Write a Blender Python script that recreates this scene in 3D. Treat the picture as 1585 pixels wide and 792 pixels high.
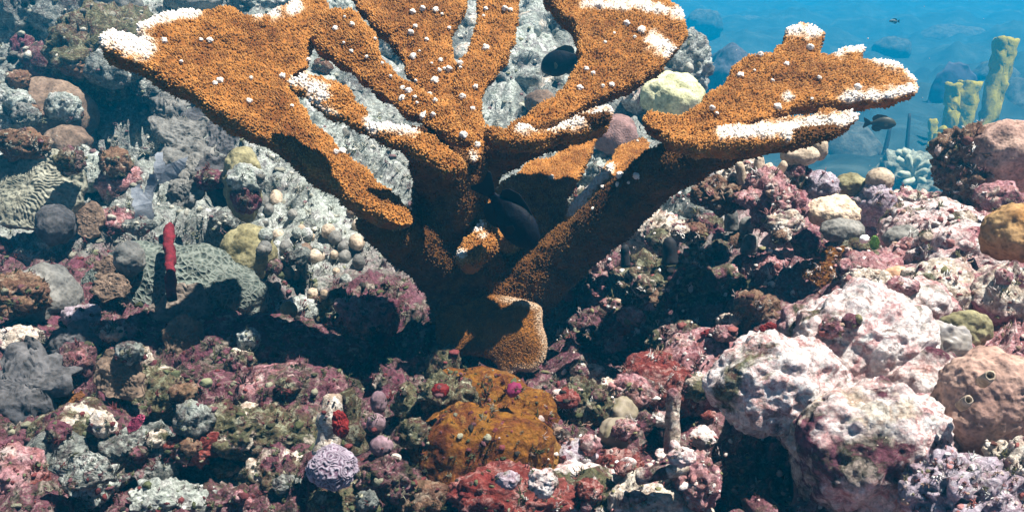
import bpy, bmesh, math, random
import numpy as np
from mathutils import Vector, Matrix

for _o in list(bpy.data.objects):
    bpy.data.objects.remove(_o)
rng = np.random.default_rng(7)
random.seed(7)
scn = bpy.context.scene
COL = scn.collection

# ------------------------------------------------------------------ camera, light, exposure
PITCH = math.radians(-17.5)
TANH = 0.5206                                   # tan of half the horizontal field of view
cam_d = bpy.data.cameras.new('camera')
cam_d.sensor_width = 36.0
cam_d.lens = 18.0 / TANH
cam_d.clip_start = 0.05
cam_d.clip_end = 600
cam = bpy.data.objects.new('camera', cam_d)
cam.rotation_euler = (math.pi / 2 + PITCH, 0, 0)
COL.objects.link(cam)
scn.camera = cam
FWD = np.array([0, math.cos(PITCH), math.sin(PITCH)])
UPV = np.array([0, -math.sin(PITCH), math.cos(PITCH)])
RGT = np.array([1.0, 0, 0])

SUN_DIR = np.array([0.36, -0.06, 0.93])
SUN_DIR = SUN_DIR / np.linalg.norm(SUN_DIR)     # towards the sun
SUN_EL = math.asin(SUN_DIR[2])
SUN_AZ = math.atan2(SUN_DIR[0], SUN_DIR[1])
w = bpy.data.worlds.new('World')
scn.world = w
w.use_nodes = True
nt = w.node_tree
sky = nt.nodes.new('ShaderNodeTexSky')
sky.sky_type = 'NISHITA'
sky.sun_disc = False
sky.sun_elevation = SUN_EL
sky.sun_rotation = SUN_AZ
sky.air_density = 0.25
sky.dust_density = 0.2
bg = nt.nodes['Background']
bg.inputs['Strength'].default_value = 0.05
nt.links.new(sky.outputs['Color'], bg.inputs['Color'])
sl = bpy.data.lights.new('sun', 'SUN')
sl.energy = 5.0
sl.angle = math.radians(0.5)
sl.color = (1.0, 0.96, 0.89)
so = bpy.data.objects.new('sun', sl)
so.rotation_euler = Vector(SUN_DIR).to_track_quat('Z', 'Y').to_euler()
so.location = (0, 0, 30)
COL.objects.link(so)
scn.view_settings.view_transform = 'Standard'
scn.view_settings.look = 'None'
scn.view_settings.gamma = 1.0
scn.view_settings.use_curve_mapping = False
scn.view_settings.exposure = 1.14
scn.render.engine = 'CYCLES'
cy = scn.cycles
cy.max_bounces = 4
cy.diffuse_bounces = 1
cy.glossy_bounces = 1
cy.transmission_bounces = 2
cy.volume_bounces = 1
cy.use_denoising = True
try:
    cy.denoiser = 'OPENIMAGEDENOISE'
except Exception:
    pass
HAZE_DENSITY = 0.035
HAZE_COLOR = (0.002, 0.50, 0.92, 1)

# ------------------------------------------------------------------ helpers: picture <-> place
S0 = TANH / 792.5


def P(px, py, d):
    px = np.asarray(px, float); py = np.asarray(py, float); d = np.asarray(d, float)
    v = FWD + np.multiply.outer((px - 792.5) * S0, RGT) - np.multiply.outer((py - 396) * S0, UPV)
    return v * d[..., None] if d.ndim else v * float(d)


def proj(V):
    d = V @ FWD
    return 792.5 + (V @ RGT) / d / S0, 396 - (V @ UPV) / d / S0, d


def hit(px, py, default=3.0):
    """first surface met along the line of sight; returns camera depth"""
    v = Vector(P(px, py, 1.0)).normalized()
    dg = bpy.context.evaluated_depsgraph_get()
    ok, loc, nrm, idx, ob, mx = scn.ray_cast(dg, Vector((0, 0, 0)) + v * 0.3, v)
    if not ok:
        return default, np.array([0, 0, 1.0])
    return float(np.array(loc) @ FWD), np.array(nrm)


# ------------------------------------------------------------------ helpers: noise in numpy
_G = np.array([[1,1,0],[-1,1,0],[1,-1,0],[-1,-1,0],[1,0,1],[-1,0,1],[1,0,-1],[-1,0,-1],
               [0,1,1],[0,-1,1],[0,1,-1],[0,-1,-1],[1,1,0],[-1,1,0],[0,-1,1],[0,-1,-1]], np.float32)


def _hash(ix, iy, iz, seed):
    h = (ix * 73856093) ^ (iy * 19349663) ^ (iz * 83492791) ^ (seed * 2654435)
    h = h & 0x7fffffff
    h = ((h ^ (h >> 13)) * 1274126177) & 0x7fffffff
    return h ^ (h >> 16)


def perlin(p, seed=0):
    p = np.asarray(p, np.float32)
    i = np.floor(p).astype(np.int64)
    f = p - i
    u = f * f * f * (f * (f * 6 - 15) + 10)
    out = 0
    for dx in (0, 1):
        wx = u[:, 0] if dx else 1 - u[:, 0]
        for dy in (0, 1):
            wy = u[:, 1] if dy else 1 - u[:, 1]
            for dz in (0, 1):
                wz = u[:, 2] if dz else 1 - u[:, 2]
                g = _G[_hash(i[:, 0] + dx, i[:, 1] + dy, i[:, 2] + dz, seed) & 15]
                out = out + wx * wy * wz * (g[:, 0] * (f[:, 0] - dx) + g[:, 1] * (f[:, 1] - dy) + g[:, 2] * (f[:, 2] - dz))
    return out


def fbm(p, octv=4, seed=0, gain=0.5, lac=2.07):
    a, s, o = 1.0, 1.0, 0
    for k in range(octv):
        o = o + a * perlin(p * s + 13.7 * k, seed + k)
        a *= gain; s *= lac
    return o


def billow(p, octv=3, seed=0, gain=0.5):
    a, s, o = 1.0, 1.0, 0
    for k in range(octv):
        o = o + a * (np.abs(perlin(p * s + 9.1 * k, seed + k)) * 2 - 0.5)
        a *= gain; s *= 2.07
    return o


def worley(p, seed=0):
    p = np.asarray(p, np.float32)
    i = np.floor(p).astype(np.int64)
    f = p - i
    f1 = np.full(len(p), 9.0, np.float32)
    f2 = f1.copy()
    for dx in (-1, 0, 1):
        for dy in (-1, 0, 1):
            for dz in (-1, 0, 1):
                h = _hash(i[:, 0] + dx, i[:, 1] + dy, i[:, 2] + dz, seed)
                ox = dx + (h & 1023) / 1023.0 - f[:, 0]
                oy = dy + ((h >> 10) & 1023) / 1023.0 - f[:, 1]
                oz = dz + ((h >> 20) & 1023) / 1023.0 - f[:, 2]
                dd = ox * ox + oy * oy + oz * oz
                f2 = np.minimum(f2, np.maximum(f1, dd))
                f1 = np.minimum(f1, dd)
    return np.sqrt(f1), np.sqrt(f2)


def sstep(a, b, x):
    t = np.clip((x - a) / (b - a), 0, 1)
    return t * t * (3 - 2 * t)


# ------------------------------------------------------------------ helpers: meshes and things
def mesh_np(name, V, F, mat=None, col=None, smooth=True):
    """F: (n,3) or (n,4) int array or a list of such"""
    Fs = F if isinstance(F, list) else [F]
    Fs = [np.asarray(f, np.int32) for f in Fs if len(f)]
    me = bpy.data.meshes.new(name)
    me.vertices.add(len(V))
    me.vertices.foreach_set('co', np.ascontiguousarray(V, np.float32).ravel())
    li = np.concatenate([f.ravel() for f in Fs])
    tot = np.concatenate([np.full(len(f), f.shape[1], np.int32) for f in Fs])
    st = np.concatenate([[0], np.cumsum(tot)[:-1]]).astype(np.int32)
    me.loops.add(len(li))
    me.loops.foreach_set('vertex_index', li)
    me.polygons.add(len(tot))
    me.polygons.foreach_set('loop_start', st)
    me.polygons.foreach_set('loop_total', tot)
    me.polygons.foreach_set('use_smooth', np.full(len(tot), smooth))
    if col is not None:
        a = me.color_attributes.new('Col', 'FLOAT_COLOR', 'POINT')
        c = np.ones((len(V), 4), np.float32)
        c[:, :3] = col
        a.data.foreach_set('color', c.ravel())
    me.update(calc_edges=True)
    me.validate()
    if mat is not None:
        me.materials.append(mat)
    return me


def link(name, me, loc=(0, 0, 0), parent=None, kind=None):
    o = bpy.data.objects.new(name, me)
    o.location = loc
    COL.objects.link(o)
    if parent is not None:
        o.parent = parent
    if kind:
        o['kind'] = kind
    return o


def tag(o, label, cat, group=None):
    o['label'] = label
    o['category'] = cat
    if group:
        o['group'] = group
    return o


def empty(name, loc, label, cat, group=None):
    o = bpy.data.objects.new(name, None)
    o.empty_display_size = 0.02
    o.location = loc
    COL.objects.link(o)
    return tag(o, label, cat, group)


_ICO = {}


def ico(n):
    if n not in _ICO:
        bm = bmesh.new()
        bmesh.ops.create_icosphere(bm, subdivisions=n, radius=1.0)
        V = np.array([v.co[:] for v in bm.verts], np.float64)
        F = np.array([[v.index for v in f.verts] for f in bm.faces], np.int32)
        bm.free()
        _ICO[n] = (V / np.linalg.norm(V, axis=1)[:, None], F)
    return _ICO[n]


def rotz(a):
    c, s = math.cos(a), math.sin(a)
    return np.array([[c, -s, 0], [s, c, 0], [0, 0, 1]])


def loft(pts, ra, rb=None, axis=None, n=12, cap=True):
    """tube through pts; ra / rb half-axes per ring; axis = direction of rb (else round frames)"""
    pts = np.asarray(pts, float)
    m = len(pts)
    ra = np.broadcast_to(np.asarray(ra, float), (m,))
    rb = ra if rb is None else np.broadcast_to(np.asarray(rb, float), (m,))
    tg = np.gradient(pts, axis=0)
    tg /= np.linalg.norm(tg, axis=1)[:, None] + 1e-9
    for k in range(1, m):                                   # keep frames steady where the path turns back
        if tg[k] @ tg[0] < -0.2 or np.linalg.norm(pts[k] - pts[k - 1]) < 1e-7:
            tg[k] = tg[k - 1]
    ref = np.array([0.13, 1, 0.21]) if axis is None else np.asarray(axis, float)
    V = []
    th = np.linspace(0, 2 * math.pi, n, endpoint=False)
    for k in range(m):
        b = ref - (ref @ tg[k]) * tg[k]
        if np.linalg.norm(b) < 1e-3:
            b = np.cross(tg[k], [1, 0, 0])
        b /= np.linalg.norm(b)
        a = np.cross(tg[k], b)
        V.append(pts[k] + np.outer(np.cos(th) * ra[k], a) + np.outer(np.sin(th) * rb[k], b))
    V = np.concatenate(V)
    i = np.arange(n); j = (i + 1) % n
    F = np.concatenate([np.stack([k * n + i, k * n + j, (k + 1) * n + j, (k + 1) * n + i], 1) for k in range(m - 1)])
    T = np.zeros((0, 3), int)
    if cap:
        V = np.concatenate([V, pts[:1], pts[-1:]])
        c0, c1 = m * n, m * n + 1
        T = np.concatenate([np.stack([j, i, np.full(n, c0)], 1),
                            np.stack([(m - 1) * n + i, (m - 1) * n + j, np.full(n, c1)], 1)])
    return V, [F, T]


def merge(parts):
    """join (V, F or [F..]) pieces into one"""
    Vs, Q, T, o = [], [], [], 0
    for V, F in parts:
        for f in (F if isinstance(F, list) else [F]):
            if len(f):
                (Q if f.shape[1] == 4 else T).append(np.asarray(f) + o)
        Vs.append(V); o += len(V)
    out = []
    if Q: out.append(np.concatenate(Q))
    if T: out.append(np.concatenate(T))
    return np.concatenate(Vs), out


def capsule_path(p0, p1, r0, r1, k=6):
    """ring centres and radii for a finger with a round end"""
    p0, p1 = np.asarray(p0, float), np.asarray(p1, float)
    L = np.linalg.norm(p1 - p0); t = (p1 - p0) / (L + 1e-9)
    pts, rad = [], []
    for s in np.linspace(0, 1, k):
        pts.append(p0 + t * (L - r1) * s); rad.append(r0 + (r1 - r0) * s)
    for a in (0.4, 0.8, 1.15, 1.4):
        pts.append(p0 + t * (L - r1 + r1 * math.sin(a))); rad.append(r1 * math.cos(a))
    return np.array(pts), np.array(rad)


# ------------------------------------------------------------------ materials
def new_mat(name):
    m = bpy.data.materials.new(name)
    m.use_nodes = True
    N = m.node_tree.nodes
    b = N['Principled BSDF']
    b.inputs['Roughness'].default_value = 0.85
    b.inputs['Specular IOR Level'].default_value = 0.15
    return m, m.node_tree, b


def ramp(nt, stops, interp='LINEAR'):
    r = nt.nodes.new('ShaderNodeValToRGB')
    r.color_ramp.interpolation = interp
    e = r.color_ramp.elements
    while len(e) < len(stops):
        e.new(0.5)
    for k, (p, c) in enumerate(stops):
        e[k].position = p
        e[k].color = (*c, 1) if len(c) == 3 else c
    return r


def noise(nt, co, scale, detail=5, rough=0.6, dist=0.0):
    n = nt.nodes.new('ShaderNodeTexNoise')
    n.inputs['Scale'].default_value = scale
    n.inputs['Detail'].default_value = detail
    n.inputs['Roughness'].default_value = rough
    n.inputs['Distortion'].default_value = dist
    nt.links.new(co, n.inputs['Vector'])
    return n


def vor(nt, co, scale, feature='F1'):
    n = nt.nodes.new('ShaderNodeTexVoronoi')
    n.feature = feature
    n.inputs['Scale'].default_value = scale
    nt.links.new(co, n.inputs['Vector'])
    return n


def mixc(nt, fac, a, b, mode='MIX'):
    n = nt.nodes.new('ShaderNodeMix')
    n.data_type = 'RGBA'
    n.blend_type = mode
    for key, v in ((0, fac), (6, a), (7, b)):
        if hasattr(v, 'node'):
            nt.links.new(v, n.inputs[key])
        elif key == 0:
            n.inputs[0].default_value = v
        else:
            n.inputs[key].default_value = (*v, 1)
    return n.outputs[2]


def math_n(nt, op, a, b=0.0):
    n = nt.nodes.new('ShaderNodeMath')
    n.operation = op
    for k, v in ((0, a), (1, b)):
        if hasattr(v, 'node'):
            nt.links.new(v, n.inputs[k])
        else:
            n.inputs[k].default_value = v
    return n.outputs[0]


def coords(nt):
    """object coordinates, shifted per object so that copies differ"""
    tc = nt.nodes.new('ShaderNodeTexCoord')
    oi = nt.nodes.new('ShaderNodeObjectInfo')
    mul = math_n(nt, 'MULTIPLY', oi.outputs['Random'], 37.0)
    va = nt.nodes.new('ShaderNodeVectorMath')
    nt.links.new(tc.outputs['Object'], va.inputs[0])
    nt.links.new(mul, va.inputs[1])
    return va.outputs[0]


def bump(nt, b, hgt, strength=0.6, dist=0.004, prev=None):
    n = nt.nodes.new('ShaderNodeBump')
    n.inputs['Strength'].default_value = strength
    n.inputs['Distance'].default_value = dist
    nt.links.new(hgt, n.inputs['Height'])
    if prev is not None:
        nt.links.new(prev, n.inputs['Normal'])
    nt.links.new(n.outputs[0], b.inputs['Normal'])
    return n.outputs[0]


def encrust_color(nt, co, pal, sc=1.0):
    """patchy crust: pal = 6 colours; three scales of growth over each other"""
    n1 = noise(nt, co, 14 * sc, 7, 0.68, 0.8)
    r1 = ramp(nt, [(0.34, pal[0]), (0.44, pal[1]), (0.50, pal[2]), (0.56, pal[1]), (0.62, pal[3])])
    nt.links.new(n1.outputs[0], r1.inputs[0])
    n2 = noise(nt, co, 46 * sc, 6, 0.65, 0.5)
    r2 = ramp(nt, [(0.36, pal[4]), (0.46, pal[2]), (0.55, pal[3]), (0.64, pal[5])])
    nt.links.new(n2.outputs[0], r2.inputs[0])
    n3 = noise(nt, co, 23 * sc, 5, 0.6, 0.3)
    r3 = ramp(nt, [(0.46, (0, 0, 0)), (0.54, (1, 1, 1))])
    nt.links.new(n3.outputs[0], r3.inputs[0])
    c = mixc(nt, r3.outputs[0], r1.outputs[0], r2.outputs[0])
    v = vor(nt, co, 150 * sc)
    r4 = ramp(nt, [(0.10, (1, 1, 1)), (0.24, (0, 0, 0))])
    nt.links.new(v.outputs['Distance'], r4.inputs[0])
    n5 = noise(nt, co, 31 * sc, 3)
    r5 = ramp(nt, [(0.54, (0, 0, 0)), (0.62, (1, 1, 1))])
    nt.links.new(n5.outputs[0], r5.inputs[0])
    f = math_n(nt, 'MULTIPLY', r4.outputs[0], r5.outputs[0])
    c = mixc(nt, f, c, pal[5])
    n7 = noise(nt, co, 88 * sc, 6, 0.75, 0.6)
    r7 = ramp(nt, [(0.40, pal[4]), (0.47, pal[3]), (0.53, pal[2]), (0.60, pal[5])])
    nt.links.new(n7.outputs[0], r7.inputs[0])
    n8 = noise(nt, co, 9 * sc, 4, 0.6)
    r8 = ramp(nt, [(0.40, (0.12, 0.12, 0.12)), (0.60, (0.62, 0.62, 0.62))])
    nt.links.new(n8.outputs[0], r8.inputs[0])
    c = mixc(nt, r8.outputs[0], c, r7.outputs[0])
    n6 = noise(nt, co, 240 * sc, 3, 0.7)
    r6 = ramp(nt, [(0.3, (0.68, 0.68, 0.68)), (0.5, (1, 1, 1)), (0.7, (1.35, 1.35, 1.35))])
    nt.links.new(n6.outputs[0], r6.inputs[0])
    return mixc(nt, 1.0, c, r6.outputs[0], 'MULTIPLY')


def encrust_bump(nt, b, co, k=1.0):
    a = noise(nt, co, 75, 8, 0.7, 0.4)
    n = bump(nt, b, a.outputs[0], 0.9 * k, 0.012)
    v = vor(nt, co, 190)
    return bump(nt, b, v.outputs['Distance'], 0.5 * k, 0.004, n)


PAL = {
    'maroon': [(.014, .010, .009), (.100, .021, .036), (.19, .062, .092), (.055, .052, .028), (.035, .028, .016), (.36, .30, .25)],
    'olive': [(.016, .016, .010), (.075, .078, .034), (.15, .14, .075), (.09, .028, .026), (.035, .034, .016), (.42, .42, .30)],
    'pale': [(.30, .12, .09), (.80, .67, .62), (.88, .82, .78), (.58, .30, .29), (.15, .07, .05), (.88, .85, .80)],
    'bone': [(.28, .17, .11), (.58, .48, .37), (.80, .73, .62), (.46, .33, .25), (.17, .11, .07), (.88, .84, .77)],
    'pink': [(.09, .028, .034), (.30, .095, .115), (.50, .27, .29), (.33, .14, .12), (.12, .060, .038), (.74, .63, .58)],
    'grey': [(.018, .020, .021), (.10, .11, .105), (.25, .27, .24), (.085, .060, .060), (.040, .050, .040), (.52, .54, .48)],
    'palegrey': [(.045, .050, .048), (.28, .31, .27), (.52, .56, .50), (.18, .16, .16), (.09, .11, .075), (.74, .76, .70)],
    'rust': [(.04, .012, .006), (.16, .050, .011), (.25, .100, .013), (.10, .022, .009), (.24, .115, .012), (.38, .20, .05)],
    'red': [(.06, .010, .008), (.19, .022, .018), (.26, .07, .055), (.15, .03, .026), (.09, .03, .02), (.56, .38, .34)],
    'brown': [(.05, .028, .018), (.16, .085, .050), (.24, .14, .085), (.12, .05, .035), (.10, .07, .035), (.42, .34, .25)],
    'lavender': [(.10, .055, .07), (.40, .32, .38), (.55, .48, .54), (.26, .15, .18), (.30, .30, .20), (.72, .68, .70)],
}
MATS = {}


def patch_mat(keys, sc=1.0, ps=7.0):
    """a rock with hand-sized patches of different growth"""
    k = ('p', keys, sc)
    if k not in MATS:
        m, nt, b = new_mat('reef_' + keys[0])
        co = coords(nt)
        c = encrust_color(nt, co, PAL[keys[0]], sc)
        for q, key in enumerate(keys[1:]):
            off = nt.nodes.new('ShaderNodeVectorMath')
            nt.links.new(co, off.inputs[0]); off.inputs[1].default_value = (5.3 * q + 2, 1.7 * q, 3.1)
            n = noise(nt, off.outputs[0], ps * (1 + .5 * q), 7, 0.62, 0.5)
            r = ramp(nt, [(0.53 + .02 * q, (0, 0, 0)), (0.585 + .02 * q, (1, 1, 1))])
            nt.links.new(n.outputs[0], r.inputs[0])
            c = mixc(nt, r.outputs[0], c, encrust_color(nt, co, PAL[key], sc * 1.1))
        nt.links.new(c, b.inputs['Base Color'])
        encrust_bump(nt, b, co)
        MATS[k] = m
    return MATS[k]


def reef_mat(key, sc=1.0):
    k = (key, sc)
    if k not in MATS:
        m, nt, b = new_mat('reef_' + key)
        co = coords(nt)
        c = encrust_color(nt, co, PAL[key], sc)
        nt.links.new(c, b.inputs['Base Color'])
        encrust_bump(nt, b, co)
        MATS[k] = m
    return MATS[k]


def coral_mat(key, c0, c1, cell=170, pit=0.75, blot=6.0, bstr=0.7):
    """living stony coral: fine cups over two slowly varying tints"""
    k = ('c', key)
    if k not in MATS:
        m, nt, b = new_mat('coral_' + key)
        co = coords(nt)
        n1 = noise(nt, co, blot * 2.2, 5, 0.6, 0.4)
        r1 = ramp(nt, [(0.35, c0), (0.62, c1)])
        nt.links.new(n1.outputs[0], r1.inputs[0])
        v = vor(nt, co, cell)
        r2 = ramp(nt, [(0.12, (pit, pit, pit)), (0.52, (1.15, 1.15, 1.15))])
        nt.links.new(v.outputs['Distance'], r2.inputs[0])
        c = mixc(nt, 1.0, r1.outputs[0], r2.outputs[0], 'MULTIPLY')
        n3 = noise(nt, co, 60, 6, 0.7)
        r3 = ramp(nt, [(0.30, (0.45, 0.43, 0.40)), (0.5, (0.95, 0.95, 0.95)), (0.68, (1.45, 1.45, 1.45))])
        nt.links.new(n3.outputs[0], r3.inputs[0])
        c = mixc(nt, 1.0, c, r3.outputs[0], 'MULTIPLY')
        nt.links.new(c, b.inputs['Base Color'])
        n = bump(nt, b, v.outputs['Distance'], bstr * .6, 0.0022)
        bump(nt, b, n3.outputs[0], 0.4, 0.006, n)
        MATS[k] = m
    return MATS[k]


def attr_mat(name, bumpy=0.6, rough=0.85, var=True):
    if name not in MATS:
        m, nt, b = new_mat(name)
        b.inputs['Roughness'].default_value = rough
        a = nt.nodes.new('ShaderNodeAttribute')
        a.attribute_name = 'Col'
        co = coords(nt)
        c = a.outputs['Color']
        n = noise(nt, co, 130, 5, 0.65)
        if var:
            r = ramp(nt, [(0.3, (0.6, 0.6, 0.6)), (0.65, (1.25, 1.25, 1.25))])
            nt.links.new(n.outputs[0], r.inputs[0])
            c = mixc(nt, 1.0, c, r.outputs[0], 'MULTIPLY')
        nt.links.new(c, b.inputs['Base Color'])
        bump(nt, b, n.outputs[0], bumpy, 0.006)
        MATS[name] = m
    return MATS[name]


def flat_mat(name, c0, c1=None, scale=40, rough=0.7, bstr=0.4, spec=0.2):
    if name not in MATS:
        m, nt, b = new_mat(name)
        b.inputs['Roughness'].default_value = rough
        b.inputs['Specular IOR Level'].default_value = spec
        co = coords(nt)
        n = noise(nt, co, scale, 6, 0.65, 0.3)
        r = ramp(nt, [(0.35, c0), (0.65, c1 or c0)])
        nt.links.new(n.outputs[0], r.inputs[0])
        nt.links.new(r.outputs[0], b.inputs['Base Color'])
        bump(nt, b, n.outputs[0], bstr, 0.005)
        MATS[name] = m
    return MATS[name]

# ------------------------------------------------------------------ the reef floor (one sheet to the horizon)
Y_L = [0, .5, 1.6, 2.3, 3.0, 3.4, 4.1, 5.5, 8, 20, 60, 120]
Z_L = [-.52, -.52, -.51, -.41, -.22, -.17, -.45, -1.2, -1.8, -2.0, -1.2, .2]
Y_R = [0, .5, 1.3, 1.9, 2.15, 2.8, 4.0, 5.5, 8, 20, 60, 120]
Z_R = [-.50, -.50, -.49, -.49, -.55, -1.15, -1.6, -1.8, -1.9, -2.0, -1.2, .2]


def base_z(x, y):
    s = sstep(.34, .60, x - .05 * (y - 2.4))
    z = np.interp(y, Y_L, Z_L) * (1 - s) + np.interp(y, Y_R, Z_R) * s
    z = z - .10 * np.exp(-((x - .40) / .075) ** 2 - ((y - .86) / .20) ** 2)      # the dark trench by the big boulder
    z = z - .05 * np.exp(-((x + .02) / .30) ** 2 - ((y - 1.42) / .16) ** 2)     # hollow under the elkhorn
    z = z + .085 * sstep(.30, .46, x) * sstep(.72, .90, y) * (1 - sstep(1.25, 1.6, y))      # the swell that carries the pale boulders
    return z


def meet(px, py):
    """where a line of sight meets the smooth floor"""
    d = np.linspace(.6, 8, 1500)
    W = P(np.full(1500, px), np.full(1500, py), d)
    k = np.argmax(W[:, 2] < base_z(W[:, 0], W[:, 1]))
    return W[k]


# hollows in the reef: where, half widths in photo pixels, depth in metres
HOLLOWS = [(meet(*q[:2]), q[2], q[3], q[4]) for q in [
    (185, 205, 75, .16, .42), (305, 362, 62, .12, .34), (470, 405, 26, .06, .20), (20, 130, 40, .10, .3), (480, 655, 60, .05, .16),
    (560, 560, 70, .09, .18), (700, 520, 110, .07, .10), (900, 480, 120, .10, .16), (1160, 735, 62, .11, .26), (240, 655, 36, .04, .12),
    (330, 705, 60, .03, .12), (1010, 640, 30, .05, .10), (1260, 392, 40, .06, .14), (120, 600, 40, .04, .10), (835, 95, 30, .12, .3)]]


def make_floor():
    th = np.linspace(math.radians(-50), math.radians(50), 540)
    r = np.concatenate([np.geomspace(.5, 4.2, 340), np.geomspace(4.25, 180, 90)])
    T, R = np.meshgrid(th, r)
    X = (R * np.sin(T)).ravel(); Y = (R * np.cos(T)).ravel()
    Z = base_z(X, Y)
    wb = np.stack([X, Y, Z], 1)
    wx, wy = .05 * fbm(wb * 9, 3, 91), .05 * fbm(wb * 9 + 30, 3, 92)
    for (c, wpx, ly, dp) in HOLLOWS:
        sx = wpx * S0 * (c @ FWD)
        e = ((X + wx - c[0]) / sx) ** 2 + ((Y + wy - c[1]) / ly) ** 2
        Z = Z - dp * sstep(1.35, .55, e)
    V = np.stack([X, Y, Z], 1)
    near = 1 - sstep(3.6, 5.0, R.ravel())
    far = 1 - near
    # boulder-sized, fist-sized and finger-sized relief, pushed out in three directions so that it overhangs
    f1, f2 = worley(V * 8.5 + fbm(V * 9, 2, 3)[:, None] * .35, 11)
    g1, g2 = worley(V * 23 + fbm(V * 21, 2, 4)[:, None] * .4, 12)
    lump = .050 * (np.clip(1 - f1, 0, 1) ** 1.2 - .35) + .020 * (np.clip(1 - g1, 0, 1) - .4)
    lump += .030 * fbm(V * 5, 3, 21) + .012 * billow(V * 34, 3, 31) + .045 * sstep(1.5, 2.0, R.ravel()) * billow(V * 7.5, 3, 33)
    # far bottom: coral heads rising from the floor
    farb = fbm(V * .45, 4, 51) * .50 + np.clip(billow(V * 1.4, 3, 61), 0, 2) * .16
    k = np.where(Y > 8, 1.0, far)
    V[:, 2] += near * lump + far * farb * np.minimum(1, .4 + R.ravel() / 25)
    V[:, 0] += near * .020 * fbm(V * 13, 3, 71)
    V[:, 1] += near * .026 * fbm(V * 13 + 50, 3, 72)
    nr, nc = T.shape
    i = (np.arange(nr - 1)[:, None] * nc + np.arange(nc - 1)[None]).ravel()
    F = np.stack([i, i + 1, i + 1 + nc, i + nc], 1)
    # what grows where: r = pale and pink to the right, g = grey slope behind, b = far bottom
    wob = .16 * fbm(np.stack([X, Y, Z], 1) * 4, 3, 81)
    pale = sstep(.14, .42, X + wob - .10 * sstep(1.0, 1.4, Y)) * (1 - sstep(2.0, 2.6, Y))
    grey = sstep(1.45, 1.75, Y + wob) * (1 - sstep(.35, .55, X + wob * .5))
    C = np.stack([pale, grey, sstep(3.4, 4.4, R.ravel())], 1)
    return V, F, C


m, nt_, b_ = new_mat('reef_floor')
co_ = coords(nt_)
at_ = nt_.nodes.new('ShaderNodeAttribute'); at_.attribute_name = 'Col'
se_ = nt_.nodes.new('ShaderNodeSeparateColor'); nt_.links.new(at_.outputs['Color'], se_.inputs[0])
cA = encrust_color(nt_, co_, PAL['maroon'], 1.2)
cB = encrust_color(nt_, co_, PAL['pink'], 1.3)
cC = encrust_color(nt_, co_, PAL['grey'], 1.0)
nl_ = noise(nt_, co_, 4.5, 5, 0.6, 0.4)
rl_ = ramp(nt_, [(0.44, (0, 0, 0)), (0.56, (1, 1, 1))])
nt_.links.new(nl_.outputs[0], rl_.inputs[0])
cC = mixc(nt_, rl_.outputs[0], cC, encrust_color(nt_, co_, PAL['palegrey'], .8))
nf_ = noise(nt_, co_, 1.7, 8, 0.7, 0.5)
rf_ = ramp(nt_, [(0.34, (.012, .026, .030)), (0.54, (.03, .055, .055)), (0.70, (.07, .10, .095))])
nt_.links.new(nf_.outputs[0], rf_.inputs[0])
c_ = mixc(nt_, se_.outputs[0], cA, cB)
c_ = mixc(nt_, se_.outputs[1], c_, cC)
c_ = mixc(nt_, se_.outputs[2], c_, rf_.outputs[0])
nt_.links.new(c_, b_.inputs['Base Color'])
encrust_bump(nt_, b_, co_)
FLOOR_MAT = m
_V, _F, _C = make_floor()
floor = link('reef_floor', mesh_np('reef_floor', _V, _F, FLOOR_MAT, _C), kind='structure')
FLOOR = (_V, _F, _C)

# ------------------------------------------------------------------ builders for reef things
UPD = lambda: bpy.context.view_layer.update()


def place(px, py, d=None, push=0.0):
    if d is None:
        d, _ = hit(px, py)
    return P(px, py, d + push), d


def lvl_for(size_px):
    return 3 if size_px < 30 else 4 if size_px < 78 else 5 if size_px < 200 else 6


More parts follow.
